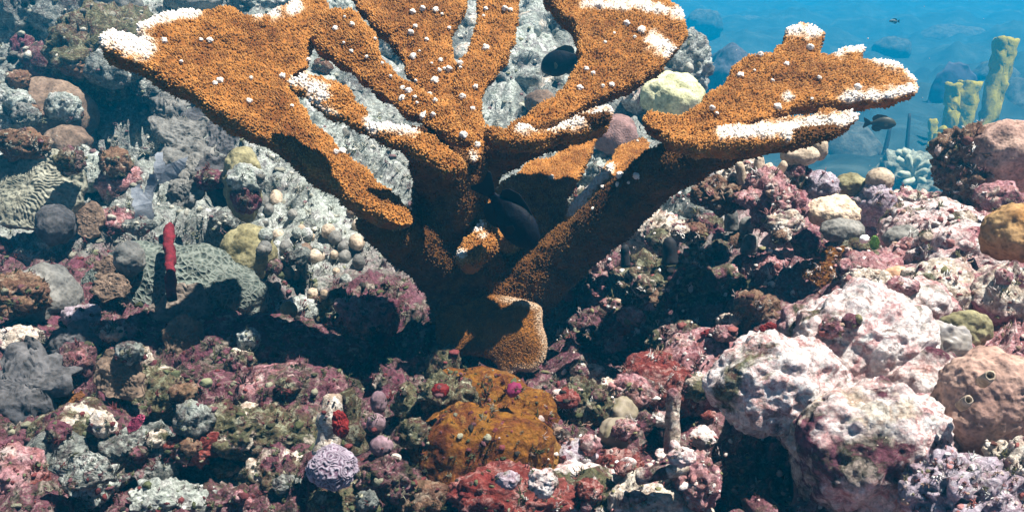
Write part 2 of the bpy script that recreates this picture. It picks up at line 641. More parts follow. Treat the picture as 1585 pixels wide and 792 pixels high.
def blob_verts(n, rad, seed, style='rock', yaw=0.0):
    U, F = ico(n)
    rad = np.asarray(rad, float)
    R = float(np.prod(rad) ** (1 / 3))
    q = U * rad
    off = np.array([seed * 1.37 % 17, seed * 2.11 % 19, seed * .73 % 23])
    s = q + off
    sm = min(1.0, R / .05)
    if style == 'rock':
        h = .26 * R * fbm(s * 1.15 / R, 2, seed) + .12 * R * billow(s * 2.6 / R, 3, seed + 5)
        f1, f2 = worley(s * 3.4 / R + .3 * fbm(s * 3 / R, 2, seed + 9)[:, None], seed + 2)
        h += .20 * R * (np.clip(1 - f1, 0, 1) - .45)
        h -= .10 * R * sstep(.20, .05, worley(s * 2.6 / R + 7, seed + 3)[0])
        if n >= 5:
            h += .011 * sm * fbm(s * 34, 4, seed + 20, .6) + .004 * sm * billow(s * 95, 2, seed + 25)
        q = q + U * h[:, None]
        q += (.07 * R * np.stack([fbm(s * 3.5 / R + 3 * k, 2, seed + 40 + k) for k in range(3)], 1))
    elif style == 'crag':                                  # deeply pitted dead reef rock
        h = .26 * R * fbm(s * 1.2 / R, 3, seed) - .13 * R * billow(s * 2.8 / R, 3, seed + 5)
        g1, g2 = worley(s * 4.2 / R + .4 * fbm(s * 3 / R, 2, seed + 9)[:, None], seed + 2)
        h -= .24 * R * sstep(.40, .10, g1)
        g1, g2 = worley(s * 8 / R, seed + 3)
        h += .07 * R * np.clip(1 - g1, 0, 1)
        h += .009 * sm * fbm(s * 50, 3, seed + 20, .6) - .005 * sm * billow(s * 90, 2, seed + 27)
        q = q + U * h[:, None]
        q += (.06 * R * np.stack([fbm(s * 4 / R + 3 * k, 2, seed + 40 + k) for k in range(3)], 1))
    elif style == 'massive':
        h = .17 * R * fbm(s * 1.2 / R, 3, seed) + .035 * R * billow(s * 3.2 / R, 3, seed + 5)
        g1, g2 = worley(s * 5.5 / R + .3 * fbm(s * 5 / R, 2, seed + 9)[:, None], seed + 2)
        h -= .028 * R * sstep(.30, .10, g1)
        h += .0052 * fbm(s * 48, 4, seed + 20, .58) - .0018 * sstep(.32, .12, worley(s * 95, seed + 7)[0])
        q = q + U * h[:, None]
    elif style == 'mound':
        h = .17 * R * fbm(s * 1.1 / R, 2, seed) + .055 * R * fbm(s * 3.5 / R, 3, seed + 4) + .0016 * fbm(s * 120, 2, seed + 8)
        q = q + U * h[:, None]
    elif style == 'lobes':
        f1, f2 = worley(s * 1.9 / R, seed + 2)
        h = .42 * R * (np.sqrt(np.clip(1 - f1 * f1, 0, 1)) - .55) + .10 * R * fbm(s * 1.3 / R, 2, seed) + .03 * R * fbm(s * 7 / R, 3, seed + 6)
        q = q + U * h[:, None]
    elif style == 'brain':
        wv = fbm(s * 1.5 / R, 3, seed) * 2.6 + fbm(s * 4.5 / R, 2, seed + 3) * .9
        h = .09 * R * fbm(s * 1.1 / R, 2, seed) + .045 * R * np.abs(np.sin(wv * 7.5)) ** .7
        q = q + U * h[:, None]
    elif style == 'knob':
        g1, g2 = worley(s * 9 / R, seed + 2)
        h = .10 * R * fbm(s * 1.3 / R, 2, seed) + .05 * R * np.clip(1 - g1, 0, 1)
        q = q + U * h[:, None]
    elif style == 'pitted':                                # honeycomb of cups
        g1, g2 = worley(s * 13 / R, seed + 2)
        h = .08 * R * fbm(s * 1.1 / R, 2, seed) + .035 * R * sstep(.35, .02, g2 - g1)
        q = q + U * h[:, None]
    elif style == 'sponge':
        g1, g2 = worley(s * 5 / R + .4 * fbm(s * 4 / R, 2, seed)[:, None], seed + 2)
        h = .20 * R * fbm(s * 1.2 / R, 3, seed) + .13 * R * billow(s * 4.5 / R, 3, seed + 4) + .006 * fbm(s * 60, 3, seed + 7)
        q = q + U * h[:, None]
    return q @ rotz(yaw).T, F


SEED = [100]


def blob_mesh(name, px, py, w_, h_, mat, style='rock', deep=1.0, d=None, push=0.0, lvl=None, yaw=None):
    """a rounded body whose outline is about w_ x h_ photo pixels round (px, py)"""
    SEED[0] += 1
    c, d = place(px, py, d, push)
    s = d * S0
    rx, rz = w_ * s / 2, h_ * s / 2
    ry = deep * (rx * rz) ** .5
    V, F = blob_verts(lvl or lvl_for(max(w_, h_)), (rx, ry, rz), SEED[0], style, 0.0 if yaw is None else yaw)
    return mesh_np(name, V, F, mat), c, d


def blob(name, label, cat, px, py, w_, h_, mat, style='rock', group=None, parent=None, **kw):
    me, c, d = blob_mesh(name, px, py, w_, h_, mat, style, **kw)
    o = link(name, me, c)
    return tag(o, label, cat, group)


def part_blob(name, parent, px, py, w_, h_, mat, style='mound', **kw):
    me, c, d = blob_mesh(name, px, py, w_, h_, mat, style, **kw)
    par = np.array(parent.matrix_basis.translation) if parent.parent is None else np.array(parent.matrix_world.translation)
    return link(name, me, c - par, parent)


def frame_from(nrm):
    n = np.asarray(nrm, float); n = n / np.linalg.norm(n)
    a = np.cross([0, 1, 0], n); a /= np.linalg.norm(a)
    return np.stack([a, np.cross(n, a), n], 1)


def plate_mesh(name, px, py, w_, h_, mat, tilt=55, lean=0.0, d=None, push=0.0, lobes=5, amp=.22, ruffle=.10, rings=6.0, thick=.010, ridge=0, seed=None):
    """a thin growing plate with a lobed rim; its face is tilted towards the viewer by `tilt` degrees from level"""
    SEED[0] += 1
    sd = seed or SEED[0]
    c, d = place(px, py, d, push)
    s = d * S0
    t = math.radians(tilt)
    nrm = np.array([math.sin(lean) * .6, -math.sin(t), math.cos(t)])
    M = frame_from(nrm)
    v = c / np.linalg.norm(c)
    f = max(.35, abs(M[:, 2] @ v))
    rx, ry = w_ * s / 2, h_ * s / 2 / f
    nr, na = (44, 220) if ridge else (22, 72)
    a = np.linspace(0, 2 * math.pi, na, endpoint=False)
    ca = np.stack([np.cos(a), np.sin(a), np.full(na, sd * .71)], 1)
    rim = 1 + amp * fbm(ca * lobes * .32, 3, sd) * 1.6
    rr = np.linspace(0.02, 1, nr)
    Rr, A = np.meshgrid(rr, a, indexing='ij')
    X = Rr * rim[None] * np.cos(A) * rx
    Y = Rr * rim[None] * np.sin(A) * ry
    R0 = math.sqrt(rx * ry)
    pp = np.stack([X.ravel() / R0, Y.ravel() / R0, np.full(X.size, sd * .37)], 1)
    z = R0 * (ruffle * fbm(pp * 1.6, 3, sd + 2) * 2.2 * (Rr.ravel() ** 1.3) - .10 * Rr.ravel() ** 2)
    if rings:
        z += R0 * .018 * np.sin((Rr * rings * 6.28).ravel() + 2.2 * fbm(pp * 2, 2, sd + 3))
    if ridge:
        z += R0 * .05 * np.abs(np.sin(np.arctan2(Y.ravel() / R0 + .12, X.ravel() / R0 + .25) * ridge / 2 + 9 * fbm(pp * 1.5, 3, sd + 4) + 3.5 * Rr.ravel())) ** .6 * sstep(.02, .25, Rr.ravel())
    z += .0025 * fbm(pp * 14, 3, sd + 6)
    th = thick * (1.0 - .45 * Rr.ravel())
    top = np.stack([X.ravel(), Y.ravel(), z], 1)
    bot = np.stack([X.ravel() * .97, Y.ravel() * .97, z - th], 1)
    V = np.concatenate([top, bot, [[0, 0, z[:na].mean()], [0, 0, z[:na].mean() - thick]]]) @ M.T
    k = (np.arange(nr - 1)[:, None] * na + np.arange(na)[None])
    k2 = (np.arange(nr - 1)[:, None] * na + (np.arange(na)[None] + 1) % na)
    N = nr * na
    Ft = np.stack([k, k + na, k2 + na, k2], -1).reshape(-1, 4)
    Fb = np.stack([k, k2, k2 + na, k + na], -1).reshape(-1, 4) + N
    e = (nr - 1) * na + np.arange(na); e2 = (nr - 1) * na + (np.arange(na) + 1) % na
    Fe = np.stack([e, e + N, e2 + N, e2], 1)
    i = np.arange(na); j = (i + 1) % na
    T = np.concatenate([np.stack([i, j, np.full(na, 2 * N)], 1), np.stack([j + N, i + N, np.full(na, 2 * N + 1)], 1)])
    return mesh_np(name, V, [np.concatenate([Ft, Fb, Fe]), T], mat), c, d


def plate(name, label, cat, px, py, w_, h_, mat, group=None, **kw):
    me, c, d = plate_mesh(name, px, py, w_, h_, mat, **kw)
    return tag(link(name, me, c), label, cat, group)


def finger_verts(p0, p1, r0, r1, seed, n=10, k=6, rough=.12):
    pts, rad = capsule_path(p0, p1, r0, r1, k)
    V, F = loft(pts, rad, n=n)
    V = V + r0 * rough * np.stack([perlin(V * .9 / r0 + seed, seed + q) for q in range(3)], 1) * 1.6
    return V, F


def tree_empty(name, label, cat, px, py, d=None, group=None):
    c, d = place(px, py, d)
    return empty(name, c, label, cat, group), c, d


# ------------------------------------------------------------------ boulders, coral heads, sponges of the reef
C_brown = coral_mat('brown', (.10, .066, .048), (.20, .14, .10))
C_grey = coral_mat('grey', (.10, .10, .095), (.20, .19, .17))
C_dark = coral_mat('dark', (.045, .045, .050), (.105, .10, .10))
C_cream = coral_mat('cream', (.50, .36, .22), (.74, .60, .46), 260, .85)
C_must = coral_mat('mustard', (.16, .14, .07), (.28, .25, .14))
C_pinkb = coral_mat('pinkbrown', (.25, .15, .12), (.42, .28, .22), 210, .7)
C_tan = coral_mat('tan', (.34, .26, .18), (.52, .42, .32))
C_star = coral_mat('star', (.115, .13, .11), (.19, .205, .17), 150, .25, 4, 1.6)
C_orange = coral_mat('orange', (.24, .12, .04), (.38, .24, .11))
C_purple = coral_mat('purple', (.12, .07, .09), (.24, .16, .18))
M_pale, M_bone, M_pink, M_grey = reef_mat('pale'), reef_mat('bone'), reef_mat('pink'), reef_mat('grey')
M_maroon, M_olive, M_rust, M_red = reef_mat('maroon'), reef_mat('olive'), reef_mat('rust'), reef_mat('red')
M_pale, M_bone = patch_mat(('pale', 'pink', 'olive'), 1.0, 11), patch_mat(('bone', 'pink', 'maroon'), 1.0, 12)
M_maroon, M_olive = patch_mat(('maroon', 'olive', 'pink'), 1.0, 10), patch_mat(('olive', 'maroon', 'bone'), 1.0, 12)
M_pink = patch_mat(('pink', 'bone', 'maroon'), 1.0, 12)
M_pg, M_brown, M_lav = reef_mat('palegrey'), reef_mat('brown'), reef_mat('lavender')
S_dark = flat_mat('dark_sponge', (.010, .010, .012), (.03, .028, .03), 60)
S_red = flat_mat('red_sponge', (.10, .006, .007), (.22, .016, .014), 90)
S_yel = flat_mat('yellow_sponge', (.26, .20, .008), (.50, .40, .02), 30, .9, .8)
S_jelly = flat_mat('grey_tunicate', (.22, .18, .13), (.36, .34, .33), 14, .45, .15, .4)

LOOK = {'reef_maroon': 'maroon', 'reef_olive': 'olive green', 'reef_brown': 'brown', 'reef_grey': 'grey', 'reef_palegrey': 'pale grey', 'reef_pink': 'pink', 'reef_bone': 'cream', 'reef_red': 'red', 'reef_pale': 'white'}

# --- behind, left: the rising slope
blob('reef_boulder', 'dark craggy boulder in the top left corner, flecked with pale growth', 'rock', 70, 30, 170, 120, M_grey, 'crag', deep=1.3, push=-.05)
blob('reef_boulder', 'pitted dark rock jutting out over the deep black hole at upper left', 'rock', 165, 78, 120, 110, reef_mat('olive', .9), 'crag', deep=2.2, push=-.22)
blob('reef_boulder', 'shaded rock on the left edge above the brown lobed coral', 'rock', 22, 130, 110, 110, M_grey, 'crag', push=-.04)
blob('coral_dome', 'smooth grey brown coral dome at the top edge left of the elkhorn tip', 'coral', 170, 5, 92, 84, C_grey, 'mound', push=-.12)
blob('reef_boulder', 'round pinkish grey rock below the pitted overhang', 'rock', 66, 96, 66, 58, reef_mat('maroon', .9), 'rock', push=-.05)
blob('lobed_coral', 'brown lobed coral like stacked knuckles above the grooved coral at left', 'coral', 78, 180, 118, 100, C_brown, 'lobes', push=-.06)
blob('lobed_coral', 'small brown lobed coral under the stacked brown lobes at left', 'coral', 105, 222, 64, 46, C_brown, 'lobes', push=-.10)
blob('reef_rock', 'pale green flecked rock on the left edge beside the brown lobes', 'rock', 8, 165, 60, 100, M_pg, 'rock')
plate('grooved_coral', 'grey green coral plate with radiating ridges at the left edge', 'coral', 42, 288, 175, 115, coral_mat('groove', (.17, .17, .13), (.27, .26, .20)), tilt=56, ridge=52, rings=0, ruffle=.05, amp=.08, thick=.04, d=1.66)
blob('reef_rock', 'yellowish encrusted rock between the grooved coral and the brown lobes', 'rock', 108, 250, 44, 40, M_olive, 'rock', push=-.05)
plate('brown_plate_coral', 'single rusty brown rounded plate coral under the grooved coral', 'coral', 133, 338, 52, 48, C_brown, tilt=60, rings=2, amp=.12, ruffle=.04, thick=.03, push=-.07)
blob('teal_lump', 'dark teal rounded lump next to the single brown plate', 'coral', 86, 347, 50, 56, C_dark, 'lobes', push=-.06)
blob('reef_rock', 'pale rubble rock right of the grooved coral', 'rock', 142, 268, 76, 64, M_pg, 'rock', push=-.04)
blob('reef_rock', 'pinkish rock above the dark hollow left of the grey leaf', 'rock', 186, 285, 60, 64, reef_mat('pink', .9), 'crag', push=-.03)
blob('reef_rock', 'dark red rock beside the rusty brown plate', 'rock', 182, 345, 56, 44, M_maroon, 'rock', push=-.03)
for k, (x, y, a, b, t, lab) in enumerate([
        (268, 150, 76, 56, 40, 'topmost dark rippled sheet coral right of the black hole'),
        (322, 178, 92, 70, 44, 'broad blue grey sheet coral under the left elkhorn plate'),
        (282, 205, 88, 58, 48, 'blue grey sheet coral with curled rim in the middle of the stack'),
        (345, 222, 76, 62, 46, 'dark sheet coral at the right side of the leafy stack'),
        (300, 250, 96, 60, 50, 'wide dark sheet coral overhanging the hollow'),
        (338, 275, 70, 56, 44, 'lowest right sheet coral of the dark leafy stack'),
        (286, 290, 66, 46, 52, 'lowest left sheet coral above the black hollow')]):
    plate('sheet_coral', lab, 'coral', x, y, a, b, C_dark if k % 2 else C_grey, group='dark sheet corals stacked under the left elkhorn plate', tilt=t, rings=4, amp=.25, ruffle=.18, push=-.10 - .01 * k, lean=(k % 3 - 1) * .5)
blob('lobed_coral', 'tall yellowish lobed coral right of the dark sheet stack', 'coral', 377, 285, 48, 104, C_must, 'lobes', push=-.05)
blob('lobed_coral', 'mustard coloured lumpy coral mound right of the honeycomb coral', 'coral', 383, 395, 76, 82, C_must, 'lobes', push=-.05)
blob('reef_rock', 'grey rock beneath the tall yellowish lobed coral', 'rock', 352, 345, 60, 44, M_grey, 'rock')

def sheet(q, depth, thick):
    """a thin standing sheet from an outline, with its own distance and thickness"""
    A = P(q[:, 0], q[:, 1], depth(q[:, 0], q[:, 1]))
    vd = A.mean(0) / np.linalg.norm(A.mean(0))
    bm = bmesh.new()
    a = [bm.verts.new(v) for v in A]; b = [bm.verts.new(v + vd * thick) for v in A]; n = len(a)
    bm.faces.new(a); bm.faces.new(list(reversed(b)))
    for k in range(n):
        bm.faces.new((a[k], b[k], b[(k + 1) % n], a[(k + 1) % n]))
    bmesh.ops.recalc_face_normals(bm, faces=bm.faces)
    bmesh.ops.triangulate(bm, faces=bm.faces)
    bm.verts.index_update()
    V = np.array([v.co[:] for v in bm.verts]); F = np.array([[v.index for v in f.verts] for f in bm.faces])
    bm.free()
    return V, F


# a torn grey leaf standing upright
def leaf():
    c, d = place(232, 372)
    d -= .10
    c = P(232, 372, d)
    t = empty('grey_leaf', c, 'upright torn grey leaf with two lobes left of the dark hollow', 'algae')
    m = flat_mat('grey_leaf', (.12, .14, .17), (.30, .32, .35), 60)
    for pts in ([(213, 374), (208, 330), (202, 290), (216, 284), (222, 300), (230, 270), (240, 268), (244, 280), (236, 300), (236, 345), (222, 360)],
                [(238, 298), (256, 258), (292, 240), (284, 262), (262, 282), (246, 286)],
                [(238, 276), (240, 240), (250, 234), (258, 262), (246, 280)]):
        q = np.array(pts, float)
        q = np.concatenate([a + (b - a) * np.linspace(0, 1, 9, endpoint=False)[:, None] for a, b in zip(q, np.roll(q, -1, 0))])
        q = q + np.stack([fbm(np.c_[q * .10, np.zeros(len(q))], 3, 3), fbm(np.c_[q * .10, np.ones(len(q)) * 5], 3, 7)], 1) * 4
        V, F = sheet(q, lambda x, y: d + .02 * perlin(np.c_[x * .018, y * .018, np.zeros(len(x))], 9), .006)
        V = V - c
        link('lobe', mesh_np('lobe', V, F, m, smooth=False), (0, 0, 0), t)


leaf()

# --- honeycomb coral with a red rope sponge before it
def honeycomb():
    me, c, d = blob_mesh('honeycomb_coral', 268, 456, 290, 172, None, 'mound', deep=.75, d=1.53, lvl=6)
    m, nt, b = new_mat('honeycomb_skin')
    co = coords(nt)
    nz = noise(nt, co, 30, 3)
    wv = nt.nodes.new('ShaderNodeMix'); wv.data_type = 'VECTOR'; wv.inputs[0].default_value = .012
    nt.links.new(co, wv.inputs[4]); nt.links.new(nz.outputs['Color'], wv.inputs[5])
    v = vor(nt, wv.outputs[1], 118, 'DISTANCE_TO_EDGE')
    r = ramp(nt, [(0.06, (.19, .21, .18)), (0.16, (.12, .14, .115)), (0.34, (.06, .075, .065))])
    nt.links.new(v.outputs['Distance'], r.inputs[0])
    n = noise(nt, co, 14, 5, .6)
    r2 = ramp(nt, [(0.35, (.7, .7, .7)), (0.65, (1.2, 1.2, 1.2))])
    nt.links.new(n.outputs[0], r2.inputs[0])
    nt.links.new(mixc(nt, 1.0, r.outputs[0], r2.outputs[0], 'MULTIPLY'), b.inputs['Base Color'])
    bump(nt, b, math_n(nt, 'SUBTRACT', 0.3, v.outputs['Distance']), 1.0, .008)
    me.materials.clear(); me.materials.append(m)
    return tag(link('honeycomb_coral', me, c), 'large grey dome of honeycomb coral on the left slope', 'coral')


hc = honeycomb()
UPD()
plate('brown_plate_coral', 'wavy brown plate coral growing before the right half of the honeycomb dome', 'coral', 278, 482, 104, 72, coral_mat('wavy', (.13, .105, .085), (.25, .20, .16)), tilt=44, rings=6, amp=.22, ruffle=.16, push=-.03)
plate('brown_plate_coral', 'little brown double plate at the upper left of the honeycomb dome', 'coral', 172, 412, 66, 36, C_brown, tilt=50, rings=3, amp=.2, push=-.03)
plate('brown_plate_coral', 'folded brown plate under the little double plate of the honeycomb dome', 'coral', 170, 442, 60, 34, C_brown, tilt=52, rings=3, amp=.2, push=-.05)
plate('brown_plate_coral', 'narrow ringed brown plate hanging below the wavy plate', 'coral', 284, 524, 62, 64, C_brown, tilt=70, rings=6, amp=.12, push=-.05)
def rope():
    c, d = place(264, 455)
    d -= .05
    q = np.array([(266, 462), (264, 430), (264, 400), (260, 378), (261, 352)], float)
    pts = P(q[:, 0], q[:, 1], d + np.array([0, .02, .045, .06, .08]))
    u = np.linspace(0, 4, 20)
    p2 = np.stack([np.interp(u, range(5), pts[:, k]) for k in range(3)], 1)
    tip = p2[-1]; dirn = p2[-1] - p2[-2]; dirn /= np.linalg.norm(dirn)
    r = .0082 * d / 1.45
    ends = [tip + dirn * r * math.sin(a) for a in (.5, 1.0, 1.4)]
    rad = np.concatenate([np.full(20, r), [r * math.cos(a) for a in (.5, 1.0, 1.4)]])
    V, F = loft(np.concatenate([p2, ends]), rad, n=12)
    V = V + .0042 * np.stack([fbm(V * 70, 3, k) for k in range(3)], 1)
    tag(link('rope_sponge', mesh_np('rope_sponge', V - pts[0], F, flat_mat('rope_red', (.08, .007, .010), (.21, .018, .03), 120, .8, .8)), pts[0]), 'dark red upright rope sponge before the honeycomb coral', 'sponge')


rope()
for (x, y, a, b, m_, st, lab) in [
        (70, 470, 90, 110, C_grey, 'lobes', 'grey lumpy coral column left of the honeycomb dome'),
        (200, 400, 40, 50, C_grey, 'lobes', 'small grey coral lobe at the left shoulder of the honeycomb dome'),
        (40, 400, 110, 70, reef_mat('palegrey', 1.1), 'rock', 'rubbly grey rock at the left edge under the grooved coral'),
        (28, 455, 80, 60, M_brown, 'crag', 'brown crusty rock at the left edge beside the grey coral column'),
        (30, 525, 70, 40, M_bone, 'rock', 'white sandy stone at the left edge above the blue grey plate')]:
    blob('coral_lump' if st == 'lobes' else 'reef_rock', lab, 'coral' if st == 'lobes' else 'rock', x, y, a, b, m_, st, push=-.03)
plate('plate_coral', 'large blurred blue grey plate coral in the left foreground corner', 'coral', 38, 592, 150, 112, C_dark, tilt=40, rings=6, amp=.34, ruffle=.2, push=-.08)
plate('plate_coral', 'blue grey plate with raised lobe behind the left foreground corner plate', 'coral', 112, 548, 92, 84, C_dark, tilt=60, rings=4, amp=.25, push=-.06)
blob('pink_crust', 'pink lavender crusted lump in front of the honeycomb dome', 'rock', 128, 492, 56, 44, M_lav, 'sponge', push=-.03)
blob('pink_crust', 'rosy pink crusted ridge right of the lavender lump', 'rock', 168, 522, 90, 46, reef_mat('pink', 1.1), 'sponge', push=-.03)
blob('reef_rock', 'small whitish knob on the rosy pink ridge', 'rock', 172, 516, 36, 24, M_bone, 'rock', push=-.04)

PGB = patch_mat(('palegrey', 'grey', 'bone'), .55, 6)
# --- behind the elkhorn: pale boulders seen through its gaps
for (x, y, a, b, d, m_, st, lab) in [
        (800, 130, 190, 150, 2.75, PGB, 'crag', 'big pale grey boulder seen through the gap right of the middle fan'),
        (820, 42, 54, 48, 2.75, PGB, 'pitted', 'round pale coral head at the top of the right gap'),
        (868, 56, 62, 90, 2.95, PGB, 'rock', 'pale green grey boulder leaning at the top of the right gap'),
        (760, 150, 74, 80, 2.65, PGB, 'lobes', 'pale lumpy coral at the lower left of the right gap'),
        (716, 40, 62, 56, 2.9, PGB, 'rock', 'bluish pale rock at the top of the small oval gap'),
        (722, 88, 44, 46, 2.7, PGB, 'pitted', 'round pale head at the bottom of the small oval gap'),
        (836, 158, 48, 36, 2.35, C_brown, 'mound', 'small brown mound on the pale boulder behind the coral'),
        (610, 90, 90, 120, 2.8, PGB, 'crag', 'pale blue green rock seen through the narrow gap left of the fan'),
        (560, 150, 110, 70, 2.6, M_grey, 'rock', 'grey rock deep behind the long slanted gap'),
        (520, 110, 60, 70, 2.75, C_grey, 'mound', 'grey rounded coral behind the top of the slanted gap'),
        (450, 5, 120, 40, 3.1, PGB, 'rock', 'pale far rock at the top edge above the left plate'),
        (300, 0, 90, 40, 3.1, C_grey, 'mound', 'grey blue coral dome peeking over the left plate'),
        (236, 12, 46, 40, 3.1, PGB, 'rock', 'little teal rock between the grey dome and the elkhorn tip'),
        (380, 0, 60, 36, 3.15, M_grey, 'crag', 'dark blue rock peeking over the middle of the left plate'),
        (1040, 100, 110, 110, 2.6, PGB, 'rock', 'grey boulder behind the notch between the two right plates'),
        (1066, 80, 56, 60, 2.7, C_grey, 'mound', 'rounded grey coral top on the boulder in the right notch'),
        (1040, 150, 92, 66, 2.35, coral_mat('paleyellow', (.42, .42, .22), (.62, .60, .38)), 'lobes', 'pale yellow coral mound in the notch left of the great right plate'),
        (1000, 150, 60, 70, 2.4, M_bone, 'crag', 'white crusted rock left of the pale yellow mound'),
        (952, 212, 66, 70, 2.0, coral_mat('rosebrown', (.20, .12, .11), (.30, .19, .17), 300, .9), 'mound', 'smooth rose brown ball coral behind the front white rimmed lobe'),
        (930, 265, 90, 60, 2.0, PGB, 'rock', 'pale rock below the rose brown ball coral'),
        (560, 210, 70, 60, 2.3, PGB, 'rock', 'greenish pale rock showing in the long slit of the left plate')]:
    blob('stony_coral' if st in ('mound', 'pitted', 'lobes') else 'reef_boulder', lab, 'coral' if st in ('mound', 'pitted', 'lobes') else 'rock', x, y, a, b, m_, st, d=d, deep=1.2)

# --- right: the ridge before the open water
UPD()
def mushroom(label, x, y, w_, h_, sx, sy, sw, sh, mc, ms, d):
    c = P(sx, sy + sh / 2, d)
    t = empty('mushroom_coral', c, label, 'coral')
    part_blob('cap', t, x, y, w_, h_, mc, 'knob', d=d)
    part_blob('stalk', t, sx, sy, sw, sh, ms, 'rock', d=d + .01)


mushroom('tan mushroom shaped coral cap on a dark stalk under the great right plate', 1238, 240, 60, 34, 1232, 272, 44, 52, C_tan, M_maroon, 1.62)
mushroom('round topped cream coral knob on a purple stalk at the ridge edge by open water', 1362, 278, 42, 36, 1354, 315, 60, 70, C_tan, reef_mat('lavender', .9), 1.72)
for (x, y, a, b, d, m_, st, lab) in [
        (1268, 230, 26, 36, 1.66, C_tan, 'knob', 'small tan knob right of the mushroom coral cap'),
        (1272, 288, 56, 50, 1.62, M_lav, 'rock', 'purple and white speckled round rock behind the cream dome'),
        (1318, 286, 52, 34, 1.75, C_must, 'mound', 'olive brown coral hump between speckled rock and cream knob'),
        (1292, 328, 84, 50, 1.50, C_cream, 'mound', 'smooth cream pink coral dome on the right ridge'),
        (1303, 356, 66, 38, 1.44, C_grey, 'mound', 'grey flattened coral dome just below the cream dome'),
        (1205, 320, 70, 80, 1.52, M_pink, 'crag', 'reddish crag left of the cream dome'),
        (1216, 345, 60, 36, 1.45, M_bone, 'crag', 'pale crust ledge left of the grey flattened dome'),
        (1250, 378, 46, 44, 1.40, M_maroon, 'rock', 'dark red knob above the rusty plates'),
        (1330, 392, 60, 44, 1.40, reef_mat('olive', 1.1), 'crag', 'dark green hollowed rock below the grey flattened dome'),
        (1395, 368, 56, 38, 1.42, C_grey, 'mound', 'grey tan cup coral at the foot of the white slope'),
        (1420, 312, 110, 36, 1.75, M_bone, 'rock', 'pale ridge rock leading down from the dark boulder to open water'),
        (1445, 360, 170, 100, 1.50, M_pale, 'massive', 'white pitted rock slope under the ridge'),
        (1500, 400, 190, 120, 1.34, M_pale, 'massive', 'white sunlit rock left of the orange boulder'),
        (1500, 262, 96, 128, 1.55, M_brown, 'crag', 'dark hollowed boulder with pale ledge at the right by open water'),
        (1552, 245, 110, 120, 1.52, C_pinkb, 'mound', 'brown star coral boulder at the right edge below the yellow tubes'),
        (1490, 345, 40, 40, 1.40, M_olive, 'rock', 'small green white rock before the dark hollowed boulder'),
        (1545, 305, 70, 46, 1.42, M_pink, 'rock', 'pink red rock under the brown star coral boulder'),
        (1566, 362, 90, 92, 1.22, C_orange, 'mound', 'smooth orange brown boulder at the right edge'),
        (1560, 462, 130, 110, 1.14, M_pink, 'massive', 'pink red pitted rock at the right edge below the orange boulder'),
        (1460, 448, 150, 90, 1.17, M_bone, 'massive', 'pale rock with a dark slot above the grey jelly patch'),
        (1392, 430, 60, 34, 1.20, coral_mat('salmon', (.46, .24, .13), (.66, .42, .28), 300, .9), 'mound', 'salmon coloured smooth patch on the pale rock top'),
        (1350, 440, 80, 44, 1.20, reef_mat('bone', 1.2), 'crag', 'yellow green speckled rock left of the salmon patch'),
        (1150, 270, 80, 46, 1.60, M_bone, 'crag', 'pale knobby rock under the edge of the great right plate'),
        (1120, 300, 90, 50, 1.58, M_brown, 'crag', 'brown crusty rock left of the pale knobby rock'),
        (1185, 285, 60, 50, 1.55, M_pink, 'crag', 'rosy rock between pale knobby rock and mushroom coral')]:
    blob('stony_coral' if st in ('mound', 'knob') else 'reef_rock', lab, 'coral' if st in ('mound', 'knob') else 'rock', x, y, a, b, m_, st, d=d)
for k, (x, y, a, b, t, lab) in enumerate([(1300, 400, 58, 40, 48, 'upper rusty brown plate coral on the right ridge'), (1268, 420, 54, 34, 50, 'left rusty brown plate coral below the dark red knob'), (1290, 440, 50, 30, 50, 'lowest rusty brown plate coral of the right ridge')]):
    plate('rust_plate', lab, 'coral', x, y, a, b, M_rust, tilt=t, rings=2, amp=.2, d=1.36 - .02 * k, group='rusty plate corals on the right ridge')
# a scrap of white with a green leaf
def scrap():
    c = P(1342, 384, 1.33)
    t = empty('shell_scrap', c, 'small white scrap beside a bright green leaf below the grey dome', 'shell')
    part_blob('white_scrap', t, 1338, 370, 16, 13, flat_mat('white_scrap', (.8, .74, .70), (.88, .85, .82)), 'rock', d=1.33)
    me, cc, d = plate_mesh('green_leaf', 1354, 376, 15, 22, flat_mat('green_leaf', (.10, .22, .03), (.22, .38, .08)), tilt=80, rings=0, amp=.05, ruffle=.05, thick=.002, d=1.325)
    link('green_leaf', me, cc - c, t)


scrap()

# --- right foreground: the great pale boulder
BM, BM2 = patch_mat(('pale', 'pink', 'olive'), .8), patch_mat(('pale', 'maroon', 'bone'), .8, 9)


def big_boulder():
    c = P(1300, 780, 1.0)
    t = empty('pale_boulder', c, 'great white and pink encrusted boulder of several lobes in the right foreground', 'rock')
    for (x, y, a, b, d, m_, dp) in [(1200, 592, 215, 165, 1.00, BM, .9), (1335, 535, 235, 190, 1.06, BM, .9), (1352, 705, 250, 240, .94, BM2, .8), (1265, 640, 170, 140, 1.03, BM2, .9), (1275, 520, 150, 110, 1.10, BM, .9), (1430, 610, 150, 150, 1.02, BM2, .8), (1420, 480, 130, 100, 1.12, BM, .8)]:
        SEED[0] += 1
        part_blob('rock_lobe', t, x, y, a, b, m_, 'massive', d=d, deep=dp, lvl=6 if a > 190 else 5)


